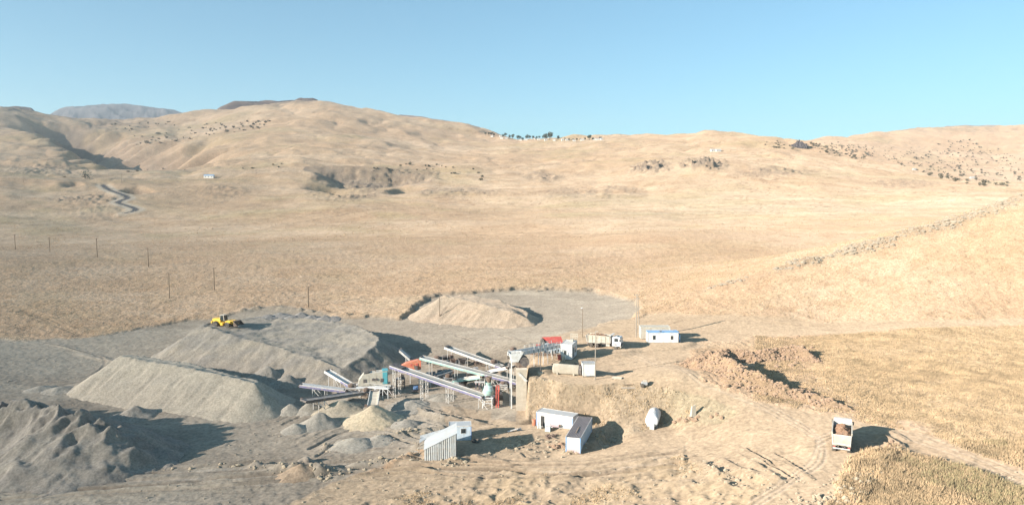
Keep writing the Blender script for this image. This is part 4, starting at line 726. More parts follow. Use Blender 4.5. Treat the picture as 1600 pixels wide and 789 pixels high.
MB().add([(-.95, 3.2, 2.3), (.2, dp - .3, 2.45), (L * .72, dp + 1.6, 3.5), (-.9, dp + 1.6, 2.35), (-.95, 3.2, 2.25), (.2, dp - .3, 2.4), (L * .72, dp + 1.6, 3.45), (-.9, dp + 1.6, 2.3)], [(0,1,2,3),(7,6,5,4),(0,1,5,4),(1,2,6,5),(2,3,7,6),(3,0,4,7)]).build('lean_to_roof', 'galv', t)
MB().box((L * .5, -.02, h0 + (h1 - h0) * .5 - .25), (.18, .1, .12)).build('lamp', 'dark', t)
a = G(735, 688); t = thing('portable_cabin', 'low white cabin half hidden behind the corrugated shed', 'cabin', a + Vector((-1.9, 1.3, -.05)), R(5)); panels(t, 3.8, 2.4, 2.5, .05, 'paleblue', 3, 1, 'blue'); opening(t, 'f', 3.8, 2.4, .55, 1.75, .8, .8, 'window'); flat_roof(t, 3.8, 2.4, 2.55, 'roofsheet', 'dirty_white')  # white walls carry the shed shadow's bluish tone in their colour
# bits and pieces on the lower yard
def small(name, mb, mat, label, cat, g, rz=0, smooth=False, group=None): o = mb.build(name, mat, None, smooth); o.location = g; o.rotation_euler = (0, 0, rz); return tag(o, label, cat, group)
o = small('old_tyre', MB().lathe((0, 0, 0), (0, 0, 1), [(0, .45), (.02, .72), (.18, .78), (.34, .72), (.36, .45), (.2, .42), (0, .45)], 20), 'tyre', 'old tyre lying flat in the shadow beside the corrugated shed', 'tyre', G(744, 690), 0, True)
small('barrel', MB().lathe((0, 0, 0), (0, 0, 1), [(0, .33), (.05, .36), (.5, .36), (.52, .38), (.56, .36), (1.1, .36), (1.12, .3)], 14), 'orange', 'orange barrel at the left corner of the dark-doorway cabin', 'barrel', G(834.5, 664), 0, True)
small('gas_bottle', MB().lathe((0, 0, 0), (0, 0, 1), [(0, .15), (.03, .18), (1.1, .18), (1.3, .1), (1.45, .06)], 10).lathe((.45, -.1, 0), (0, 0, 1), [(0, .2), (.03, .24), (.45, .24), (.5, .1)], 10), 'dirty_white', 'pale gas bottles standing by the orange barrel', 'gas bottle', G(841, 669), 0, True)
t = thing('work_table', 'table under a faded pink cloth in front of the dark-doorway cabin', 'table', G(868, 670), R(-12)); MB().box((0, 0, .82), (2.1, .8, .06)).build('tabletop', 'wood', t); MB().box((-.15, -.02, .87), (1.6, .86, .05)).box((-.15, -.45, .7), (1.6, .04, .34)).build('cloth', 'pink', t)
for sx in (-1, 1):
    for sy in (-1, 1): MB().bar((sx * .9, sy * .33, 0), (sx * .95, sy * .33, .8), .07).build('leg', 'dark', t)
t = thing('tool_box', 'pale teal box with dark side in front of the pink table', 'box', G(856.5, 673), R(-20)); MB().box((0, 0, .42), (1.0, .9, .8), taper=(.9, .9)).build('body', 'tealbox', t); MB().box((0, 0, .85), (.95, .86, .06)).build('lid', 'dirty_white', t); MB().box((.55, 0, .35), (.08, .7, .5)).build('vent_panel', 'dark', t)
def scrap(px, py, label, n, spread, seed):
    r = random.Random(seed); m = MB()
    for _ in range(n): x, y = r.uniform(-spread, spread), r.uniform(-spread * .7, spread * .7); a = r.uniform(0, 6.28); l = r.uniform(.3, 1.1); m.bar((x, y, r.uniform(.02, .3)), (x + l * math.cos(a), y + l * math.sin(a), r.uniform(.05, .45)), r.uniform(.05, .3), r.uniform(.04, .2))
    small('scrap_pile', m, 'rust', label, 'scrap', G(px, py))
scrap(860, 683, 'dark scrap metal pile on the yard before the dark-doorway cabin', 26, .8, 1); scrap(627, 665, 'dark scrap pieces on the ground left of corrugated shed', 14, .8, 2); scrap(700, 546, 'bent dark scrap lying above the upper conveyor head', 10, .6, 3); scrap(600, 690, 'dark scrap heap below the pale sand cone', 20, 1.0, 4); scrap(905, 571, 'dark bits of scrap between grey tank and tall office', 12, .6, 5)
small('sheet_metal', MB().bar((0, 0, .1), (1.9, .5, .5), .5, .03), 'dirty_white', 'loose pale metal sheet lying in the long shed shadow', 'metal sheet', G(793, 675)); small('sheet_metal', MB().bar((0, 0, .05), (.8, .3, .3), .08, .6), 'grey', 'dark bent metal plate at the edge of long shed shadow', 'metal plate', G(808, 673))
t = thing('concrete_trough', 'small concrete trough casting a shadow on the yard', 'trough', G(964, 593), R(-18)); MB().box((0, 0, .35), (1.9, .8, .3)).build('basin', 'concrete', t)
for s in (-1, 1): MB().box((s * .75, 0, .1), (.18, .6, .2)).build('foot', 'dark', t)
t = thing('air_compressor', 'small grey compressor with a dark wheel on the bank edge', 'compressor', G(1007, 604), R(-5)); MB().lathe((-.6, 0, .65), (1, 0, 0), [(0, .2), (.1, .42), (1.1, .42), (1.2, .2)], 14).build('tank', 'grey', t, True); MB().box((.1, 0, 1.05), (.6, .5, .35)).build('motor', 'concrete', t)
for s in (-1, 1): wheel(t, (-.45, s * .5, .35), .36, .18)
small('timber_beam', MB().bar((-1.7, 0, .15), (1.7, -.1, .15), .22, .2), 'lightwood', 'pale timber beam lying along the bank edge', 'beam', G(985, 607)); small('timber_beam', MB().bar((-1.6, 0, .12), (1.5, .2, .12), .2, .18), 'wood', 'dark timber beam lying behind the pale beam', 'beam', G(988, 602))
small('concrete_block', MB().add([(-.5, -.3, 0), (.5, -.25, 0), (.55, .35, 0), (-.5, .4, 0), (-.3, -.15, 2.0), (.4, -.1, 2.2), (.35, .25, 2.1), (-.25, .25, 1.8)], [(3,2,1,0),(4,5,6,7),(0,1,5,4),(1,2,6,5),(2,3,7,6),(3,0,4,7)]), 'concrete', 'upright broken concrete block in the cut bank', 'concrete block', G(1083, 651), R(15))

# ------------------------------------------------------------------ poles
def pole(name, label, px, pyb, pyt, r=.13, arms=1, group='utility poles crossing the grassland', mat='wood', span_=.9, top=None):
    g = G_top(px, pyb) if pyb > 420 else G(px, pyb); hgt = D(px, pyt, g.y)[2] - g.z; t = thing(name, label, 'pole', g, random.uniform(-.4, .4), group); MB().tube((0, 0, -.3), (0, 0, hgt), r, r * .7, 8).build('post', mat, t, True)
    for k in range(arms):
        a = MB().bar((-span_, 0, hgt - .35 - k * .9), (span_, 0, hgt - .35 - k * .9), .13, .14).build('crossarm', mat, t)
        for x in (-.8, 0, .8): MB().tube((x * span_, 0, hgt - .3 - k * .9), (x * span_, 0, hgt - .02 - k * .9), .05, n=6).build('insulator', 'dark', a)
    return t, hgt
for px, b, tp, l in ((24,390,367,'utility pole at the far left edge, first of the valley line'),(78,394,371,'second utility pole from the left edge in the valley line'),(152,402,372,'third utility pole from left in the valley line'),(232,417,387,'nearest and tallest dark pole of the left valley line'),(265,466,427,'slim pole standing in the grass slope above the left yard'),(335,453,418,'slim pole on the grass slope above the loader'),(482,480,448,'utility pole directly behind the dumped grey heaps')):
    pole('utility_pole', l, px, b, tp, .24 if px not in (265, 335) else .18, mat='wood')
t, hg = pole('utility_pole', 'leaning-braced wooden pole in front of the reddish sand pile', 687, 495, 465, .13, 0); MB().tube((4.4, 5.0, hg * .62), (0, 0, .2), .08, n=6).build('stay', 'wood', t)
t, hg = pole('utility_pole', 'double wooden pole with crossarms beside the cream cabin', 994, 527, 459, .15, 2, mat='lightwood', span_=.75); t.rotation_euler.z = 0; MB().tube((.85, 0, -.2), (.3, 0, hg - .6), .13, .1, 8).build('second_post', 'lightwood', t, True)
for k in range(3): MB().bar((0, 0, hg * (.25 + .2 * k)), (.72 - .17 * k, 0, hg * (.25 + .2 * k)), .1).build('brace', 'lightwood', t)
t, hg = pole('lamp_post', 'lamp post with a white lamp behind the parked truck', 910, 527, 481, .09, 0, None, 'wood'); MB().bar((0, 0, hg), (0, -.7, hg + .1), .07).build('bracket', 'grey', t); MB().box((0, -.8, hg + .08), (.4, .5, .16)).build('lamp', 'white', t)
t, hg = pole('lamp_post', 'tall slim post at the right of the small box cabin', 930, 593, 517, .11, 0, None, 'lightwood'); MB().bar((-.1, 0, hg - .2), (.5, -.2, hg), .07).build('bracket', 'grey', t)
t, hg = pole('lamp_post', 'thin dark post set in a stone block beside the ramp', 844.5, 585, 530, .075, 0, None, 'dark'); MB().box((0, 0, .2), (.9, .7, .55)).build('base_block', 'concrete', t); MB().box((0, -.1, hg), (.25, .3, .12)).build('lamp', 'grey', t)
for k, (px, b, tp) in enumerate(((190,287,271),(400,275,262),(530,264,250),(594,260,248),(37,286,272))): pole('utility_pole', 'thin pole far off on the hill slope, ' + ('beside the winding road', 'right of the white hut', 'above the low cliff', 'among the shrubs above the cliff', 'at the far left slope')[k], px, b, tp, .22, 1)
# ------------------------------------------------------------------ crushing plant
def conveyor(label, head, tail, wd, side, side2=None, split=.5, belt='belt', legs=((.1, 'lattice'), (.5, 'plain')), dark_head=0.0, depth=.42, cover=False):
    wd *= 1.7; p0, p1 = Vector(head), Vector(tail); d = p1 - p0; L = d.length; an = math.atan2(d.y, d.x); base = Vector((p0.x, p0.y, gz(p0.x, p0.y)))
    t = thing('conveyor', label, 'conveyor', base, 0, 'belt conveyors of the crushing plant')
    q = lambda f, s=0.0, z=0.0: (p0 + d * f - base) + Vector((-math.sin(an), math.cos(an), 0)) * s + Vector((0, 0, z))
    m = MB(); vs = []
    n = max(6, int(L / 1.2))
    for i in range(n + 1):
        for s, z in ((-wd / 2, .16), (-wd * .28, 0.03), (wd * .28, .03), (wd / 2, .16)): vs.append(q(i / n, s, z + .02 * math.sin(i * 1.7)))
    m.add(vs, [(i * 4 + k, i * 4 + 4 + k, i * 4 + 5 + k, i * 4 + 1 + k) for i in range(n) for k in range(3)])
    bl = m.build('belt', belt, t)
    for s in (-1, 1):
        for a, b, mt in ((0, split, side), (split, 1, side2 or side)):
            if b - a < .01: continue
            MB().bar(q(a, s * (wd / 2 + .06), -.12), q(b, s * (wd / 2 + .06), -.12), .07, depth).build('side_beam', mt, t)
    for s in (-1, 1): MB().bar(q(0, s * (wd / 2 + .04), .17), q(1, s * (wd / 2 + .04), .17), .16, .14).build('skirt', 'dirty_white' if side != 'dark' else 'dark', t)
    for i in range(int(L / 1.4)):
        f = (i + .5) / int(L / 1.4); MB().tube(q(f, -wd / 2, -.05), q(f, wd / 2, -.05), .06, n=6).build('roller', 'dark', t)
    for f in (0, 1): MB().tube(q(f, -wd / 2 - .08, -.05), q(f, wd / 2 + .08, -.05), .24, n=12).build('drum', 'dark', t, True)
    MB().box(q(.02, wd / 2 + .35, .05), (.5, .4, .4)).build('motor', 'rust', t)
    if dark_head: MB().bar(q(0, 0, .22), q(dark_head, 0, .22), wd * .95, .3).build('head_cover', 'dark', t)
    for f, kind in legs:
        for s in (-1, 1):
            top = q(f, s * wd * .5, -.3); w_ = top + base; gb = gz(w_.x, w_.y) - base.z; bot = Vector((top.x, top.y, gb - .1)); hgt = top.z - bot.z
            if hgt < .25: continue
            ux = Vector((math.cos(an), math.sin(an), 0)) * .32
            if kind == 'lattice':
                m = MB(); m.bar(top - ux, bot - ux, .09); m.bar(top + ux, bot + ux, .09); k = max(3, int(hgt / .75))
                for i in range(k): z0, z1 = bot.z + hgt * i / k, bot.z + hgt * (i + 1) / k; A = Vector((top.x, top.y, z0)); B = Vector((top.x, top.y, z1)); m.bar(A - ux * (1 if i % 2 else -1), B + ux * (1 if i % 2 else -1), .06); m.bar(A - ux, A + ux, .05)
                m.build('trestle', 'dirty_white', t)
            elif kind == 'slant': MB().bar(top, Vector((top.x, top.y, gb)) + Vector((math.cos(an), math.sin(an), 0)) * 2.0, .11).build('leg', 'dirty_white', t); MB().bar(top, bot, .11).build('leg', 'dirty_white', t)
            else: MB().bar(top, bot, .11).build('leg', 'dirty_white', t)
        a_, b_ = q(f, -wd * .5, -.42), q(f, wd * .5, -.42); MB().bar(a_, b_, .1).build('crossbeam', 'dirty_white', t)
    if cover: MB().bar(q(.05, 0, .2), q(.95, 0, .2), wd * .9, .16).build('belt_cover', 'dirty_white', t)
    return t
conveyor('long conveyor with lilac sides and lattice trestles nearest the camera', E(613,571,618), E(756,619,636), 1.25, 'dirty_white', 'lilac', .0, legs=((.05,'lattice'),(.36,'lattice'),(.64,'lattice'),(.97,'slant')), dark_head=.13)
conveyor('longest mint-sided conveyor rising from the wall to the screen', E(658,558,602), E(808,597,611), 1.15, 'mint', 'lilac', .68, legs=((.10,'plain'),(.37,'plain'),(.74,'slant')))
conveyor('rear conveyor with grey belt farthest from the camera', E(697,542,566), E(785,573,580), 1.2, 'dirty_white', 'lilac', .9, legs=((.06,'plain'),(.42,'plain'),(.75,'plain')), dark_head=.05)
conveyor('short white conveyor under the feeder hopper', E(799,573,608), E(761,580,598), 1.2, 'white', 'lilac', .75, 'dirty_white', legs=((.04,'plain'),(.8,'plain')))
conveyor('short mint conveyor feeding the round crusher', E(757,587,609), E(710,594,603), 1.2, 'mint', None, 1, 'dirty_white', legs=((.08,'plain'),(.2,'plain'),(.85,'plain')))
conveyor('upper white discharge conveyor slanting up left from the screen', E(511,579,607), E(553,604,612), .95, 'white', 'lilac', .6, 'dirty_white', legs=((.15,'plain'),(.4,'slant')))
conveyor('middle lilac discharge conveyor left of the screen', E(470,601,622), E(541,610,619), .95, 'lilac', None, 1, 'dirty_white', legs=((.28,'slant'),(.55,'plain')), cover=True)
conveyor('dark discharge conveyor with bare belt, lowest on the left', E(475,626,651), E(563,613,626), 1.3, 'dark', 'dark_belt', .4, 'dark_belt', legs=((.2,'slant'),(.3,'slant')))
conveyor('steep grey discharge chute above the pale sand cone', E(582,634,652), E(586,611,634), 1.1, 'concrete', None, 1, 'concrete', legs=((.1,'plain'),(.35,'plain')), depth=.7)
conveyor('small stubby conveyor behind the orange crusher', E(625,547,574), E(641,561,574), .9, 'dirty_white', None, 1, 'dirty_white', legs=((.6,'plain'),), cover=True)
conveyor('low grey tray conveyor in the shade between the long conveyors', E(706,579,590), E(680,587,594), 1.1, 'grey', None, 1, 'dark_belt', legs=((.3,'plain'),))

# screen house on its frame
g = G(586, 616); top = Vector(D(586, 600, g.y)); bz = top.z - g.z; t = thing('screen_house', 'cream and teal vibrating screen house on white steel legs', 'machine', g, R(12)); zt = 2.9
hs = MB().prism([(-3.6, bz), (-3.4, bz + 1.2), (-2.4, bz + 2.5), (2.7, bz + 3.05), (2.7, bz)], -1.1, 1.1).build('housing', 'cream', t)
MB().prism([(-2.45, bz + 2.3), (-1.2, bz + 2.62), (-1.3, bz + 2.95), (-2.2, bz + 2.68)], -.8, .8).build('hood_opening', 'hole', t)
for k in range(3): MB().box((-1.95 + k * 1.55, -1.125, bz + 1.25), (1.5, .06, 2.15)).build('side_panel', 'cream', t)
MB().box((2.15, -1.13, bz + 1.55), (1.0, .08, 2.6)).box((2.2, 0, bz + 3.1), (1.2, 2.3, .1)).build('teal_panel', 'teal', t); MB().box((2.76, 0, bz + 1.5), (.06, 2.2, 2.7)).build('end_plate', 'teal', t)
for x in (-2.1, 1.5): MB().box((x, -1.18, bz + 1.1), (.7, .06, .8)).build('hatch', 'dark', t)
for x in (-.35, .35): MB().tube((x, -1.15, bz + 1.35), (x, -1.3, bz + 1.35), .3, n=14).build('bearing_cap', 'dark', t, True)
m = MB()
for a in range(7): q = math.pi * a / 6; m.bar((-.4 + .7 * math.cos(q), 0, bz + 2.7 + .5 * math.sin(q)), (-.4 + .7 * math.cos(q + .5), 0, bz + 2.7 + .5 * math.sin(q + .5)), .14)
m.build('drive_guard', 'rust', t)
for s in (-1, 1): MB().bar((-4.0, s * 1.35, bz - .25), (3.4, s * 1.35, bz - .2), .22, .42).build('support_beam', 'white', t)
for x in (-3.4, -1.6, .3, 2.6):
    for s in (-1, 1): MB().bar((x, s * 1.35, bz - .4), (x, s * 1.35, -.4), .15).build('leg', 'white', t)
for x0, x1 in ((-3.4, -1.6), (-1.6, .3), (.3, 2.6)): MB().bar((x0, -1.4, -.1), (x1, -1.4, bz - .4), .1).build('brace', 'white', t)
m = MB()
for x, z in ((1.5, .4), (2.2, .9), (2.9, .3), (2.6, 1.0)): m.box((x, -.6, bz - .8 + z * .3), (.6, .8, .5))
m.build('drive_motor', 'dark', t)
# walkway boom of white steel in front of the screen
a, b = E(560, 603, 617), E(608, 607, 622); t = thing('walkway_truss', 'white steel walkway truss in front of the cream screen house', 'walkway', (a.x, a.y, gz(a.x, a.y))); o = Vector(t.location)
MB().bar(a - o, b - o, .9, .2).build('deck', 'white', t); MB().bar(a - o + Vector((0, -.5, .9)), b - o + Vector((0, -.5, .9)), .07).build('handrail', 'dirty_white', t)
for f in (.05, .3, .55, .8, .97):
    p = a.lerp(b, f) - o; gq = gz(p.x + o.x, p.y + o.y) - o.z; MB().bar(p + Vector((0, -.4, 0)), Vector((p.x, p.y - .4, gq - .1)), .12).build('leg', 'white', t); MB().bar(p + Vector((0, -.4, 0)), Vector((p.x + .9, p.y - .4, p.z - 1.3)), .09).build('brace', 'white', t); MB().bar(p + Vector((0, -.5, 0)), p + Vector((0, -.5, .9)), .06).build('rail_post', 'dirty_white', t)
# orange impact crusher
g = G(641, 598); top = Vector(D(641, 576, g.y)); bz = top.z - g.z; t = thing('impact_crusher', 'orange box-shaped crusher behind the long conveyor head', 'machine', g, R(8))
MB().prism([(-2.5, bz), (-2.3, bz + .7), (-.9, bz + 1.5), (1.7, bz + 2.1), (2.4, bz + 2.1), (2.4, bz)], -.9, .9).build('housing', 'orange', t); MB().box((2.45, 0, bz + 1.05), (.1, 1.9, 2.0)).build('end_plate', 'red', t); MB().box((-.2, -.93, bz + .8), (2.2, .08, .9)).build('side_panel', 'orange', t)
for x in (.3, 1.6): MB().box((x, -.96, bz + 1.1), (.4, .08, .6)).build('hatch', 'red', t)
MB().tube((1.4, -.95, bz + .5), (1.4, -1.25, bz + .5), .45, n=16).build('pulley', 'dark', t, True)
for x in (-2.1, 0, 2.1):
    for s in (-1, 1): MB().bar((x, s * .8, bz), (x, s * .8, -.3), .2).build('leg', 'dirty_white', t)
MB().box((0, 0, bz - .12), (4.9, 2.1, .2)).build('base_frame', 'grey', t)
# motor skid, hopper and generator in the shade
def hopper(px, pyt, pyb, label, wtop, mat='dark'):
    g = G(px, pyb); z = max(.8, D(px, pyt, g.y)[2] - g.z); t = thing('hopper', label, 'hopper', g, R(15)); h = wtop / 2
    MB().add([(-h*.35, -h*.35, z*.35), (h*.35, -h*.35, z*.35), (h*.35, h*.35, z*.35), (-h*.35, h*.35, z*.35), (-h, -h, z), (h, -h, z), (h, h, z), (-h, h, z), (-h*.85, -h*.85, z), (h*.85, -h*.85, z), (h*.85, h*.85, z), (-h*.85, h*.85, z), (-h*.3, -h*.3, z*.42), (h*.3, -h*.3, z*.42), (h*.3, h*.3, z*.42), (-h*.3, h*.3, z*.42)],
      [(0,1,5,4),(1,2,6,5),(2,3,7,6),(3,0,4,7),(4,5,9,8),(5,6,10,9),(6,7,11,10),(7,4,8,11),(8,9,13,12),(9,10,14,13),(10,11,15,14),(11,8,12,15),(3,2,1,0),(12,13,14,15)]).build('bin', mat, t)
    for sx in (-1, 1):
        for sy in (-1, 1): MB().bar((sx*h*.8, sy*h*.8, z*.8), (sx*h*.8, sy*h*.8, -.2), .12).build('leg', 'grey', t)
hopper(722, 560, 573, 'dark steel hopper under the rear conveyor', 2.0); hopper(708, 561, 571, 'rusty hopper left of the dark steel hopper', 1.6, 'rust'); hopper(724, 596, 605, 'dark hopper below the mint-sided conveyor', 1.7)
def skid(px, py, label, s, mats, rz=.2):
    s *= 1.35; t = thing('motor_skid', label, 'machine', G(px, py), rz); MB().box((0, 0, .25), (2.2 * s, 1.1 * s, .22)).build('base_frame', mats[0], t); MB().lathe((-.8 * s, 0, .85 * s), (1, 0, 0), [(0, .3*s), (.05*s, .42*s), (.9*s, .42*s), (1.0*s, .25*s)], 12).build('motor', mats[1], t, True); MB().box((.65 * s, 0, .8 * s), (.8 * s, .8 * s, .9 * s)).build('gearbox', mats[2], t); MB().tube((.65*s, -.42*s, .8*s), (.65*s, -.6*s, .8*s), .45*s, n=16).build('pulley', 'dark', t, True)
skid(690, 588, 'dark motor skid in the shade between the two long conveyors', 1.0, ('grey','dark','rust')); skid(672, 591, 'blue-grey motor skid near the mint conveyor head', .9, ('blue','grey','dark')); skid(716, 607, 'small machine in the shade under the mint conveyor middle', .9, ('dark','grey','rust')); skid(699, 566, 'dark machine under the rear conveyor head', 1.1, ('grey','dark','rust')); skid(604, 616, 'rusty drive skid at right end of the screen house', 1.1, ('rust','dark','rust'))
def frame_stand(px, py, label, wx, wy, hh, mat, rz=.25, box=None):
    t = thing('equipment_stand', label, 'stand', G(px, py), rz)
    for x in (-wx / 2, wx / 2):
        for y in (-wy / 2, wy / 2): MB().bar((x, y, -.2), (x, y, hh), .13).build('leg', mat, t)
    m = MB()
    for z in (hh * .5, hh):
        for s in (-1, 1): m.bar((-wx / 2, s * wy / 2, z), (wx / 2, s * wy / 2, z), .11); m.bar((s * wx / 2, -wy / 2, z), (s * wx / 2, wy / 2, z), .11)
    m.build('rails', mat, t); m = MB()
    for s in (-1, 1): m.bar((-wx / 2, s * wy / 2, 0), (wx / 2, s * wy / 2, hh * .5), .08); m.bar((wx / 2, s * wy / 2, hh * .5), (-wx / 2, s * wy / 2, hh), .08)
    m.build('braces', mat, t); MB().box((0, 0, hh + .06), (wx, wy, .08)).build('deck', 'grey', t)
    if box: MB().lathe((0, 0, hh + .1), (0, 0, 1), [(0, wx * .25), (.1, wx * .32), (box * .7, wx * .34), (box, wx * .2)], 14).build('drum', box and 'rust', t, True); MB().box((wx * .3, 0, hh + .4), (wx * .3, wy * .6, .7)).build('gearbox', 'dark', t)
frame_stand(737, 594, 'dark steel frame standing between the mint and rear conveyors', 2.2, 1.6, 1.8, 'dark', .2, .9); frame_stand(683, 572, 'rusty steel frame behind the mint conveyor head', 2.4, 1.6, 1.6, 'rust', .3, 1.0); frame_stand(664, 604, 'pale steel frame below the orange crusher', 2.6, 1.8, 1.9, 'dirty_white', .1, .8)
frame_stand(700, 600, 'grey steel frame under the middle of the mint conveyor', 2.0, 1.5, 1.5, 'grey', .3, .8); frame_stand(786, 612, 'white frame right of the red posts', 1.8, 1.4, 1.7, 'dirty_white', 0, .6); frame_stand(626, 606, 'dark frame beside the long conveyor head', 1.8, 1.6, 2.2, 'dark', .1, .9); frame_stand(572, 621, 'rusty frame under the left end of screen house', 2.0, 1.4, 1.2, 'rust', .2, .8)
frame_stand(801, 560, 'dark frame beneath the feeder near the white hopper', 2.0, 1.6, 2.0, 'dark', .4, .8); frame_stand(771, 577, 'grey frame at the foot of the rear conveyor', 2.2, 1.6, 1.5, 'grey', .2, .9); frame_stand(748, 572, 'rusty frame below the rear conveyor middle', 2.0, 1.4, 1.4, 'rust', .3, .7); frame_stand(598, 610, 'white frame beside right end of the screen house', 1.8, 1.4, 2.4, 'dirty_white', .2, .7); frame_stand(549, 618, 'white frame where the discharge conveyors meet', 2.2, 1.6, 1.8, 'dirty_white', .1, .8)
skid(738, 585, 'rusty motor skid between mint conveyor and rear conveyor', 1.0, ('rust','dark','grey')); skid(652, 612, 'dark motor skid in front of pale steel frame', .8, ('dark','blue','rust')); skid(775, 625, 'dark motor skid right of round crusher', .9, ('dark','rust','dark')); skid(795, 606, 'grey motor skid at foot of the white hopper leg', .9, ('grey','dark','rust'))
for k, (x, y, rr_, l) in enumerate(((640, 633, 3.2, 'low spill heap under the long conveyor lattice trestle'),(690, 622, 2.6, 'low spill heap before the middle trestle'),(547, 628, 2.6, 'spill heap under the screen house left end'),(785, 600, 2.6, 'spill heap under the white conveyor'))): heap(x, y, .9, rr_, l, s=140 + k)
sel = np.argwhere((g_gravel > .5) & (Yg < 190)); pick = sel[rng.choice(len(sel), 3000)]; wn_ = fbm(Xg[tuple(pick.T)] * .1, Yg[tuple(pick.T)] * .1, 3, 207); pick = pick[wn_ > .0]
tag(rock_field('yard_stones', [(Xg[j, i], Yg[j, i], Zg[j, i]) for j, i in pick], .05 + .22 * rng.random(len(pick)) ** 4, 'greystone'), 'loose grey stones strewn over the quarry yard', None, None, 'stuff')
# cone crusher on its stand
g = G(763, 636); t = thing('cone_crusher', 'mint and white round cone crusher in a white and red frame', 'machine', g + Vector((0, .6, 0)), R(-6)); zc = D(763, 619, g.y)[2] - g.z
MB().lathe((0, 0, zc + .2), (0, 0, 1), [(0, .75), (.0, .95), (.35, 1.0), (.4, 1.12), (1.0, 1.12), (1.05, 1.02)], 22).build('lower_shell', 'mint', t, True); MB().lathe((0, 0, zc + 1.25), (0, 0, 1), [(0, 1.0), (.7, .86), (.78, .6), (.9, .55)], 22).build('upper_shell', 'tealbox', t, True); MB().lathe((0, 0, zc + 2.15), (0, 0, 1), [(0, .5), (.3, .55), (.55, .62), (.6, .62)], 18).build('neck', 'mint', t, True)
MB().lathe((.15, 0, zc + 2.75), (0, 0, 1), [(0, .3), (.2, .45), (1.2, .6), (1.2, .5), (.2, .3)], 14).build('feed_hopper', 'rust', t, True)
for s in (-1, 1): MB().box((s * .75, 0, zc + 2.95), (.12, .9, .9)).build('hopper_plate', 'dirty_white', t)
MB().box((-.2, 0, zc - .35), (2.0, 1.9, .9)).build('base', 'dirty_white', t); MB().tube((.0, -.95, zc - .1), (.0, -1.25, zc - .1), .42, n=16).build('motor', 'dark', t, True)
MB().lathe((1.25, -.3, zc - .9), (1, -.35, 0), [(0, .9), (.02, 1.02), (.3, 1.02), (.32, .9)], 24).build('flywheel', 'dark', t, True)
for x in (-1.0, .9):
    for y in (-1.3, 1.1): MB().bar((x, y, zc - .3), (x, y, -.3), .16).build('leg', 'white', t)
MB().box((0, -.1, zc - .18), (2.3, 2.6, .14)).build('deck', 'white', t); MB().bar((-1.0, -1.35, zc * .45), (.9, -1.35, zc * .45), .1).build('crossbar', 'white', t)
for x in (1.7, 2.15):
    for y in (-.8, .5): MB().bar((x, y, zc + 2.2), (x, y, -.2), .16).build('red_post', 'red', t)
for z in (zc * .4, zc + .7, zc + 2.1): MB().bar((1.7, -.8, z), (2.15, .5, z), .12).build('red_brace', 'red', t)
g = G(750, 613); t = thing('pillar_stand', 'white stand of four pillars left of the round crusher', 'stand', g); 
for x in (-.9, -.2, .5, 1.0): MB().bar((x, .2 * math.sin(x * 3), -.2), (x, .2 * math.sin(x * 3), 2.3), .2).build('pillar', 'pink' if x < 0 else 'dirty_white', t)
MB().box((0, 0, 2.35), (2.4, 1.0, .12)).build('top_plate', 'dirty_white', t)
# retaining wall, jaw crusher and feeder
g = Vector((1.9, 139, gz(1.9, 138.5))); wx0 = D(806.5, 600, g.y)[0]; wx1 = D(823, 600, g.y)[0]; zt = D(812, 579, g.y)[2]; t = thing('retaining_wall', 'tall pale concrete retaining wall under the jaw crusher', 'wall', (wx0, g.y, g.z)); hw = zt - g.z; ww = wx1 - wx0
MB().box((ww / 2, 3.2, hw / 2 - .3), (ww, 6.4, hw + .6)).build('wall_block', 'concrete', t); MB().box((ww / 2, 3.2, hw + .12), (ww + .15, 6.5, .22)).build('coping', 'concrete', t)
sl_ = MB().bar((ww * .2, -.08, hw - .4), (ww * 1.0, -.08, hw - 2.2), .1, .5).build('chute_plate', 'dirty_white', t); sl_.name = 'chute_plate'
top = Vector((wx0, g.y, zt)); tz = zt + .24
t = thing('jaw_crusher', 'rusty jaw crusher with white hopper on top of the retaining wall', 'machine', (wx0 + .9, g.y + 2.4, tz), R(8))
MB().prism([(-.9, 0), (-.9, 1.5), (-.3, 2.1), (.9, 2.1), (1.1, 0)], -.8, .8).build('jaw_frame', 'rust', t)
for s in (-1, 1): MB().tube((.7, s * .85, 1.2), (.7, s * 1.1, 1.2), .95, n=20).build('flywheel', 'dark', t, True)
MB().add([(-1.9, -1, 1.2), (-.6, -1, 1.2), (-.6, 1, 1.2), (-1.9, 1, 1.2), (-2.4, -1.3, 3.0), (.3, -1.3, 3.0), (.3, 1.3, 3.0), (-2.4, 1.3, 3.0)], [(0,1,5,4),(1,2,6,5),(2,3,7,6),(3,0,4,7),(3,2,1,0)]).build('white_hopper', 'white', t)
for y in (-1, 1): MB().bar((-2.0, y, 1.3), (-2.0, y, -tz + gz(wx0 - 1.2, g.y + 2.4) - .2), .18).build('leg', 'white', t)
MB().tube((-2.2, -.9, .3), (-2.2, .9, .3), .35, n=14).build('drum', 'dark', t, True); MB().box((.3, -.3, .25), (1.6, 1.4, .5)).build('base', 'rust', t)
for k in range(3): MB().box((-1.6 + k * .8, -1.0, 3.15), (.9, .12, .3)).build('rim_plate', 'dirty_white', t)
a, b = Vector((wx0 - .9, g.y + 3.6, tz + 2.0)), E(872, 545, 556); b.z = max(b.z, 1.6); d = b - a; L = d.length; an = math.atan2(d.y, d.x); pit = math.atan2(d.z, math.hypot(d.x, d.y)); t = thing('feeder', 'long white feeder trough running from the office to the jaw crusher', 'feeder', a); mtx = Matrix.Rotation(an, 4, 'Z') @ Matrix.Rotation(-pit, 4, 'Y')
MB().box((L / 2, 0, 0), (L, 2.0, .12), mtx).build('pan', 'grey', t)
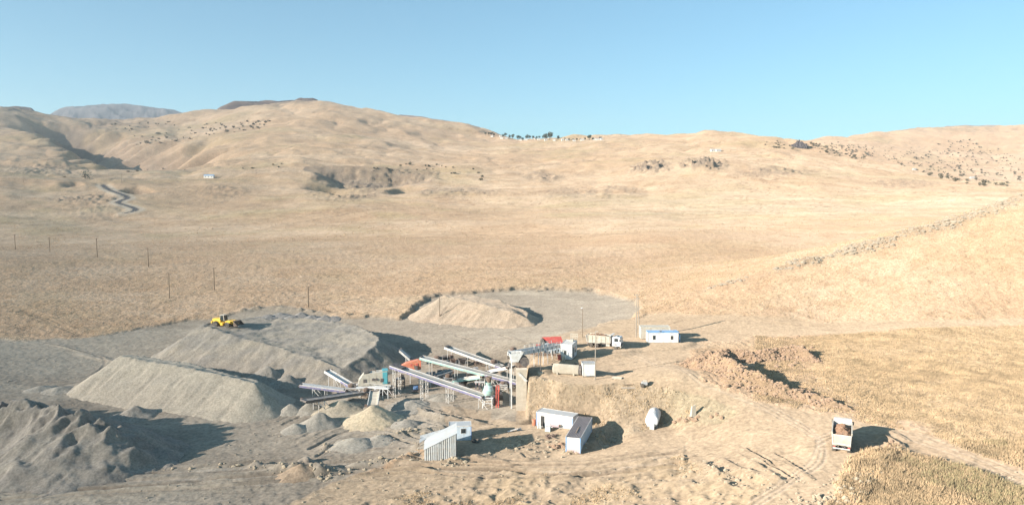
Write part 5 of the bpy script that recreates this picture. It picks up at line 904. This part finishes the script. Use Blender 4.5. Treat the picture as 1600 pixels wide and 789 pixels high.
for s in (-1, 1):
    MB().box((L / 2, s * 1.05, .35), (L, .1, .8), mtx).build('side_wall', 'white', t)
    for k in range(10): MB().box((L * (k + .5) / 10, s * 1.13, .35), (.1, .08, .85), mtx).build('rib', 'dirty_white', t)
    for k in range(7): p = mtx @ Vector((L * (.35 + .1 * k), s * 1.2, -.05)); MB().bar(p, p + Vector((0, 0, 1.45)), .09).build('rail_post', 'dirty_white', t); gq = gz(p.x + a.x, p.y + a.y) - a.z; MB().bar(p, Vector((p.x, p.y, gq - .2)), .13).build('leg', 'grey' if k % 2 else 'dirty_white', t)
    MB().bar(mtx @ Vector((L * .35, s * 1.2, 1.35)), mtx @ Vector((L * .95, s * 1.2, 1.35)), .07).build('handrail', 'dirty_white', t); MB().bar(mtx @ Vector((L * .35, s * 1.2, .95)), mtx @ Vector((L * .95, s * 1.2, .95)), .06).build('handrail', 'dirty_white', t)
for k in range(9): MB().box((L * (k + .5) / 10, 0, .12), (.16, 1.9, .1), mtx).build('grizzly_bar', 'dirty_white', t)
for k in range(4): MB().box((L * (.68 + .07 * k), -1.28, -.6), (.5, .06, .6), mtx).build('guard_plate', 'cream', t)
a, b = G(817, 588), G(871, 556); a.z = max(a.z, -.1); t = thing('ramp_kerb', 'dark steel edge beam with white posts along the yard drop', 'barrier', a); d = b - a
MB().bar((0, 0, .1), d + Vector((0, 0, .15)), .25, .6).build('beam', 'rust', t)
for f in (.08, .25, .42, .6, .75, .9): MB().bar(d * f, d * f + Vector((0, 0, 1.1)), .16).build('post', 'dirty_white', t)
gq = E(838, 543, 552)
for k, (x, l) in enumerate(((834.5, 'leftmost white canister standing on the feeder'), (838.5, 'middle white canister standing on the feeder'), (842.5, 'rightmost white canister standing on the feeder'))): small('canister', MB().lathe((0, 0, 0), (0, 0, 1), [(0, .22), (.05, .26), (.9, .26), (1.0, .12)], 10), 'tealbox', l, 'canister', E(x, 551, 556), 0, True)
small('red_hopper', MB().box((0, 0, .4), (1.2, .8, .8), taper=(1.2, 1.2)).tube((.6, 0, .5), (.9, -.3, .5), .3, n=12), 'red', 'small red machine showing over the feeder canisters', 'machine', E(842, 543, 549))
t = thing('crate_rack', 'white slatted rack standing behind the tall white office', 'rack', E(897, 529, 541), R(-10))
for x in (-.8, -.27, .27, .8): MB().box((x, 0, .6), (.1, .1, 1.3)).build('upright', 'cream', t)
for z in (.3, .75, 1.2): MB().box((0, -.07, z), (1.9, .05, .2)).build('slat', 'cream', t)
g = E(897, 529, 541); 
for x in (-.7, .7): MB().bar((x, 0, 0), (x, 0, gz(g.x, g.y) - g.z), .1).build('leg', 'cream', t)
# ------------------------------------------------------------------ shrubs, trees, village, grass
def leaf_cloud(m, c, r, n, s, rr, squash=.8):
    for _ in range(n):
        u = Vector((rr.gauss(0, 1), rr.gauss(0, 1), rr.gauss(0, 1))).normalized() * (rr.random() ** .4); p = Vector((c[0] + u.x * r, c[1] + u.y * r, c[2] + u.z * r * squash)); a = Vector((rr.gauss(0, 1), rr.gauss(0, 1), rr.gauss(0, 1))).normalized() * s * rr.uniform(.6, 1.3); b = a.orthogonal().normalized() * s * rr.uniform(.5, 1)
        m.add([p - a, p - b, p + a, p + b], [(0, 1, 2, 3)])
def shrub_mesh(seed, mat, n=60):
    rr = random.Random(seed); m = MB()
    for _ in range(3): leaf_cloud(m, (rr.uniform(-.35, .35), rr.uniform(-.35, .35), .5 + rr.uniform(-.1, .25)), .55, n // 3, .2, rr)
    m.tube((0, 0, -.3), (0, 0, .5), .07, n=5); me = bpy.data.meshes.new('shrub'); me.from_pydata([tuple(v) for v in m.v], [], m.f); me.materials.append(MT[mat]); return me
SHRUB = [shrub_mesh(40 + k, ('leaf', 'leaf2')[k % 2]) for k in range(6)]
SCRUB = [shrub_mesh(60 + k, 'scrub') for k in range(4)]
def shrub(px, py, s, label, group, vi=None):
    g = G(px, py); o = bpy.data.objects.new('shrub', SHRUB[random.randrange(6) if vi is None else vi]); C.objects.link(o); o.location = g; k = s * random.uniform(.75, 1.25); o.scale = (k * random.uniform(.9, 1.4), k * random.uniform(.9, 1.4), k * random.uniform(.75, 1.1)); o.rotation_euler = (0, 0, random.uniform(0, 6.28)); tag(o, label, 'shrub', group)
    if g.y > 1450 or (px > 1250 and g.y > 900): o.data = SCRUB[random.randrange(4)]
    return o
def scatter(poly, n, s, label, group):
    xs = [p[0] for p in poly]; ys = [p[1] for p in poly]; k = 0
    while k < n:
        x, y = random.uniform(min(xs), max(xs)), random.uniform(min(ys), max(ys))
        if inpoly(np.array([x]), np.array([y]), poly)[0]: shrub(x, y, s * (1.0 if random.random() < .7 else 1.4), label, group); k += 1
def px_size(py_px, Y): return py_px * Y / FPX
for x, y, p in ((585,264,4),(590,263,3.5),(604,264,4),(608,266,4),(613,267,4),(625,260,4),(634,257,4),(641,258,6),(651,266,3.5),(665,260,5),(671,261,5),(667,265,4),(676,265,3),(682,258,3.5),(690,260,3),(697,262,3),(708,263,4),(705,272,5),(711,272,6),(739,265,5),(748,271,4),(753,277,5),(751,282,5),(427,258,3.5),(440,257,3.5),(436,262,3.5),(584,268,3)):
    shrub(x, y, px_size(p, 1200) * .62, 'dark shrub standing in the scatter on the slope above the low cliff', 'shrubs above the low cliff')
scatter([(190,215),(260,208),(290,200),(330,193),(420,189),(420,205),(330,212),(290,220),(215,228)], 75, 4.2, 'tiny dark shrub dotted on the hillside left of the summit', 'shrubs on the hillside below the summit')
scatter([(170,195),(260,190),(300,192),(240,206),(180,205)], 18, 4, 'tiny dark shrub dotted on the upper left hillside', 'shrubs on the upper left hillside')
for x, y, p in ((255,265,4),(289,266,3),(215,268,4),(200,269,4),(230,266,3.5),(101,277,4),(380,264,3.5),(395,264,4),(455,172,3),(470,170,3)): shrub(x, y, px_size(p, 1250) * .6, 'small shrub beside the winding road valley', 'shrubs near the winding road')
scatter([(1255,226),(1330,222),(1372,236),(1362,246),(1340,250),(1290,240)], 75, 3.6, 'olive shrub on the slope below the right skyline', 'shrubs on the far right slope')
scatter([(1385,250),(1440,235),(1500,215),(1560,232),(1600,252),(1600,258),(1540,258),(1545,292),(1500,288),(1430,270)], 150, 4.2, 'olive shrub on the wide shrubby hill at far right', 'shrubs on the far right hill')
scatter([(1545,270),(1600,262),(1600,290),(1555,292)], 14, 4.2, 'olive shrub at the far right edge of the shrubby hill', 'shrubs at the far right edge')
scatter([(1190,219),(1245,224),(1240,236),(1195,232)], 16, 3.2, 'dark shrub on the rise left of the jagged rock', 'shrubs left of the jagged rock')
# the rest of the far right scrub reads as one mass
vs, fs, k = [], [], 0; rr = random.Random(5)
for _ in range(420):
    x = rr.uniform(1270, 1600); y = 222 + (x - 1270) * .06 + rr.uniform(0, 50)
    if x < 1385 and y > 250: continue
    q = G(x, min(y, 292))
    if q.y < 1500: continue
    s = rr.uniform(1.6, 4.2); sm = SHRUB[rr.randrange(6)]; v = np.array([w_.co[:] for w_ in sm.vertices]) * (s, s, s * .8) + np.array(q[:]); vs.append(v); fs += [tuple(i + k for i in p.vertices) for p in sm.polygons]; k += len(v)
me = bpy.data.meshes.new('far_scrub'); me.from_pydata(np.concatenate(vs).tolist(), [], fs); me.materials.append(MT['scrub']); o = bpy.data.objects.new('far_scrub', me); C.objects.link(o); tag(o, 'olive scrub thickening the far right slopes', None, None, 'stuff')
def tree(px, py, h, label, group, rr, wide=1.0, mat='leaf2'):
    g = G(px, py); t = thing('tree', label, 'tree', g, rr.uniform(0, 6), group); m = MB().tube((0, 0, -.3), (0, 0, h * .45), h * .04, h * .02, 6)
    for k in range(3): a = rr.uniform(0, 6.28); m.tube((0, 0, h * .3), (math.cos(a) * h * .18, math.sin(a) * h * .18, h * .6), h * .018, h * .01, 5)
    m.build('trunk', 'bark', t); m = MB()
    for k in range(5): leaf_cloud(m, (rr.uniform(-.2, .2) * h * wide, rr.uniform(-.2, .2) * h * wide, h * rr.uniform(.42, .75)), h * .24 * wide, 34, h * .075, rr, .9)
    m.build('crown', mat, t)
rr = random.Random(21)
VL = 'trees among the skyline village houses'
for x, y, h in ((759,213,9),(764,212,8),(768,212,9),(772,213,7),(786,215,8),(790,214,9),(796,215,8),(801,214,11),(809,215,11),(813,215,9),(817,214,8),(823,215,11),(828,216,8),(833,217,9),(838,217,8),(843,217,7),(852,219,14),(859,219,17),(872,219,9),(883,219,5),(889,220,5),(895,220,5),(901,220,5),(907,220,5),(914,220,6),(921,219,11),(926,220,6),(938,218,6)):
    tree(x, y, h * 1.5, 'tree among the white houses of the skyline village' if h < 14 else 'tallest round tree on the skyline village, ' + ('left' if x < 855 else 'right') + ' of a pair', VL if h < 14 else None, rr, 1.1)
def house(px, py, L, W, h, label, roof, group, rz=0):
    g = G(px, py); t = thing('house', label, 'house', g, rz, group); MB().box((0, 0, h / 2 - .5), (L, W, h + 1)).build('wall', 'village_wall', t)
    MB().add([(-L/2 - .3, -W/2 - .3, h), (L/2 + .3, -W/2 - .3, h), (L/2 + .3, W/2 + .3, h), (-L/2 - .3, W/2 + .3, h), (-L/2 - .3, 0, h + W * .28), (L/2 + .3, 0, h + W * .28)], [(0,1,5,4),(2,3,4,5),(1,2,5),(3,0,4),(3,2,1,0)]).build('roof', roof, t)
    for k in range(max(1, int(L / 4))): MB().box((-L/2 + (k + .5) * L / max(1, int(L / 4)), -W/2 - .02, h * .55), (1.1, .1, 1.2)).build('window', 'glass', t)
for k, (x, y, L) in enumerate(((769,214,8),(782,214,7),(784,217,9),(791,217,9),(814,217,8),(822,218,9),(835,218,8),(842,219,10),(853,220,9),(866,220,8),(879,220,7),(886,220,8),(897,221,7),(910,220,9),(928,219,8),(934,219,10),(940,219,6))):
    house(x, y, L, 6, 3.4, 'small pale house in the skyline village', ('village_roof', 'dirty_white', 'dirty_white')[k % 3], 'houses of the skyline village', random.uniform(-.3, .3))
house(327, 278, 14, 6, 3.0, 'long white hut alone on the slope right of the winding road', 'tarp', None, .05)
for x, y, l in ((1114,237,'left pale shed of the pair on the upper middle slope'),(1122,237,'right pale shed of the pair on the upper middle slope')): house(x, y, 10, 6, 3, l, 'dirty_white', None, .2)
for x, y, l in ((1429,266,'white hut on the crest before the shrubby hill'),(1519,279,'white hut below the shrubby hill at far right')): house(x, y, 12, 6, 3.5, l, 'dirty_white', None, .1)
t = tree(133, 280, 13, 'broad dark green tree standing alone beside the winding road', None, random.Random(3), 2.2)
# jagged rock on the right skyline
g = G(1248, 231); rr = random.Random(8); m = MB(); me = rock_mesh(1, 77, 3, 1); bmv = [v.co.copy() for v in me.vertices]; fcs = [p.vertices[:] for p in me.polygons]
for cx, sx, sz in ((0, 9, 20), (-8, 8, 12), (8, 9, 12), (4, 7, 17), (13, 6, 8)):
    m.add([(cx + v.x * sx, v.y * 8, v.z * sz + 2 * math.sin(v.x * 9 + cx) ) for v in bmv], fcs)
o = m.build('rock_outcrop', 'darkrock'); o.location = g; tag(o, 'jagged dark rock tower breaking the right skyline', 'rock')
# far bluish mountain and the dark stony ridge behind the summit
def far_hill(name, prof, Y, deep, rgb, seed, dark):
    xs = np.linspace(prof[0][0], prof[-1][0], 160); ys = np.interp(xs, [p[0] for p in prof], [p[1] for p in prof]); co = []; n = 26
    ca = []
    for j in range(n):
        v = j / (n - 1) * 2 - 1; Yj = Y + v * deep
        for x, y in zip(xs, ys):
            e = min((x - xs[0]), (xs[-1] - x)) / (xs[-1] - xs[0]) * 5; X_, _, Z_ = D(x, y, Y); X_ *= Yj / Y; drop = (abs(v) ** 1.3) * Y * .05 + max(0, 1 - e) * Y * .012
            nzv = float(fbm(np.array([x * .055 + seed]), np.array([v * 9.0]), 4, seed)[0]); Z_ = Z_ - drop + nzv * Y * .008 * min(1, .12 + abs(v) * 2.5); co.append((X_, Yj, Z_)); ca.append(nzv)
    idx = np.arange(len(co)).reshape(n, 160); f = np.stack([idx[:-1, :-1], idx[:-1, 1:], idx[1:, 1:], idx[1:, :-1]], -1).reshape(-1, 4); me = bpy.data.meshes.new(name); fill_mesh(me, np.array(co, np.float32), f)
    c_ = np.ones((len(co), 4), np.float32); w_ = np.clip(.5 + 1.6 * np.array(ca), 0, 1)[:, None]; c_[:, :3] = np.array(rgb) * w_ + np.array(dark) * (1 - w_); me.attributes.new('alb', 'FLOAT_COLOR', 'POINT').data.foreach_set('color', c_.ravel()); me.attributes.new('rough', 'FLOAT', 'POINT').data.foreach_set('value', np.ones(len(co), np.float32)); me.materials.append(hm)
    o = bpy.data.objects.new(name, me); C.objects.link(o); o['kind'] = 'structure'
far_hill('far_mountain', [(40,184),(70,176),(95,169),(125,165.5),(160,163),(195,163),(225,166.5),(258,170),(295,175),(330,184)], 7200, 900, (.17,.145,.14), 3, (.085,.08,.085))
far_hill('dark_ridge', [(585,174),(620,178),(660,183),(700,189),(735,195),(765,203),(790,216)], 3500, 300, (.27,.19,.15), 5, (.13,.10,.10))
far_hill('summit_cap', [(325,166),(345,159),(380,157),(430,157),(460,156),(468,152.5),(495,153),(510,159),(530,166)], 2950, 60, (.2,.15,.13), 7, (.10,.08,.08))
far_hill('left_ridge', [(-60,172),(0,167),(30,166),(50,168),(75,178)], 3300, 120, (.2,.15,.13), 9, (.10,.08,.08))
far_hill('right_ridge', [(1430,203),(1470,197),(1510,195),(1560,196),(1600,197),(1680,196)], 4600, 200, (.32,.25,.2), 11, (.2,.16,.14))
# dry grass: standing tufts near the camera, thinning with distance
def tufts(name, wmask, n, hgt, mat, label, power=1.0, fat=1.0):
    sel = np.argwhere(wmask > .35); area = (Yg[sel[:, 0], sel[:, 1]]) ** power; p = wmask[sel[:, 0], sel[:, 1]] * area; pick = sel[rng.choice(len(sel), n, p=p / p.sum())]
    x = Xg[pick[:, 0], pick[:, 1]] + rng.normal(0, .25, n); y = Yg[pick[:, 0], pick[:, 1]] + rng.normal(0, .25, n); z = gzv(x, y) - .05; B = 4
    co = np.zeros((n, B, 3, 3), np.float32)
    hh = hgt * rng.uniform(.45, 1.25, n) * (1 + .6 * fbm(x * .12, y * .12, 2, 9))
    for b in range(B):
        a = rng.uniform(0, 6.28, n); wdt = fat * (.03 + .045 * rng.random(n)); lean = rng.uniform(.05, .55, n); la = rng.uniform(0, 6.28, n); ox, oy = rng.normal(0, .14, n), rng.normal(0, .14, n)
        for i, s in enumerate((-1, 1)): co[:, b, i] = np.stack([x + ox + s * wdt * np.cos(a), y + oy + s * wdt * np.sin(a), z], -1)
        co[:, b, 2] = np.stack([x + ox + lean * hh * np.cos(la), y + oy + lean * hh * np.sin(la), z + hh], -1)
    me = bpy.data.meshes.new(name); fill_mesh(me, co.reshape(-1, 3), np.arange(n * B * 3).reshape(-1, 3), False); me.materials.append(MT[mat]); o = bpy.data.objects.new(name, me); C.objects.link(o); tag(o, label, None, None, 'stuff')
farg = grass * (Yg > 480) * (Yg < 1900) * (np.abs(PX - 800) < 900) * np.clip(.8 + 1.2 * fbm(U * 18, LY * 22, 4, 19), .36, 2); tufts('hill_tussocks', farg, 30000, .5, 'straw', 'dry tussocks speckling the middle distance slopes', .6, 4)
rightf = g_edge * grass * (PX > 1180) * (PX < 1720) * (PY > 500) * (Yg < 205); near_r = g_edge * grass * (PX > 1290) * (PX < 1750) * (PY > 688)
tufts('dry_grass', np.where(PY < 700, rightf, 0) * np.clip(.75 + 1.2 * fbm(Xg * .08, Yg * .08, 3, 14), .36, 1.5), 70000, .3, 'straw', 'golden dry grass standing in the right-hand field')
tufts('roadside_grass', near_r * np.clip(.75 + 1.2 * fbm(Xg * .12, Yg * .12, 3, 15), .36, 1.5), 20000, .55, 'straw', 'tall dry grass below the road in the lower right corner'); tufts('green_grass', near_r * (fbm(Xg * .10, Yg * .10, 3, 16) > .12) * sstep(1350, 1500, PX), 2600, .7, 'straw2', 'olive weeds mixed in the lower right grass')
tufts('bank_grass', g_bank * (fbm(Xg * .2, Yg * .2, 3, 17) > -.05), 1300, .3, 'straw', 'dry weeds growing on the cut bank'); tufts('scrub_grass', np.clip(g_scrub, 0, 1) * (fbm(Xg * .15, Yg * .15, 3, 18) > .14), 3000, .25, 'straw', 'thin dry grass along the bottom edge')
hillg = grass * (Yg > 165) * (Yg < 420) * (PX > 1000) * (PX < 1720) * (PY < 500); tufts('slope_grass', hillg, 32000, .3, 'straw', 'short dry grass covering the right-hand hill', 1.5)
leftg = grass * (Yg > 180) * (Yg < 500) * (PX < 1100) * (PX > -100); tufts('meadow_grass', leftg, 26000, .3, 'straw', 'short dry grass covering the left slope above the yard', 1.5)
# ------------------------------------------------------------------ the air: one box of even haze
m = bpy.data.materials.new('haze_air'); m.use_nodes = True; t = m.node_tree; t.nodes.remove(t.nodes['Principled BSDF']); v = t.nodes.new('ShaderNodeVolumePrincipled')
v.inputs['Density'].default_value = 0.000065; v.inputs['Color'].default_value = (.86, .93, 1.0, 1); v.inputs['Anisotropy'].default_value = .1
t.links.new(v.outputs[0], [n_ for n_ in t.nodes if n_.type == 'OUTPUT_MATERIAL'][0].inputs['Volume'])
zs = [c for o in bpy.data.objects if o.type == 'MESH' and o.get('kind') == 'structure' for c in (min((o.matrix_world @ Vector(b)).z for b in o.bound_box), max((o.matrix_world @ Vector(b)).z for b in o.bound_box))]
z0, z1 = min(zs) - 1, max(zs) + 30
bx = MB().box((0, 4200, (z0 + z1) / 2), (36000, 9600, z1 - z0)).build('haze', m); bx['kind'] = 'stuff'; bx['label'] = 'thin pale haze over the whole valley'
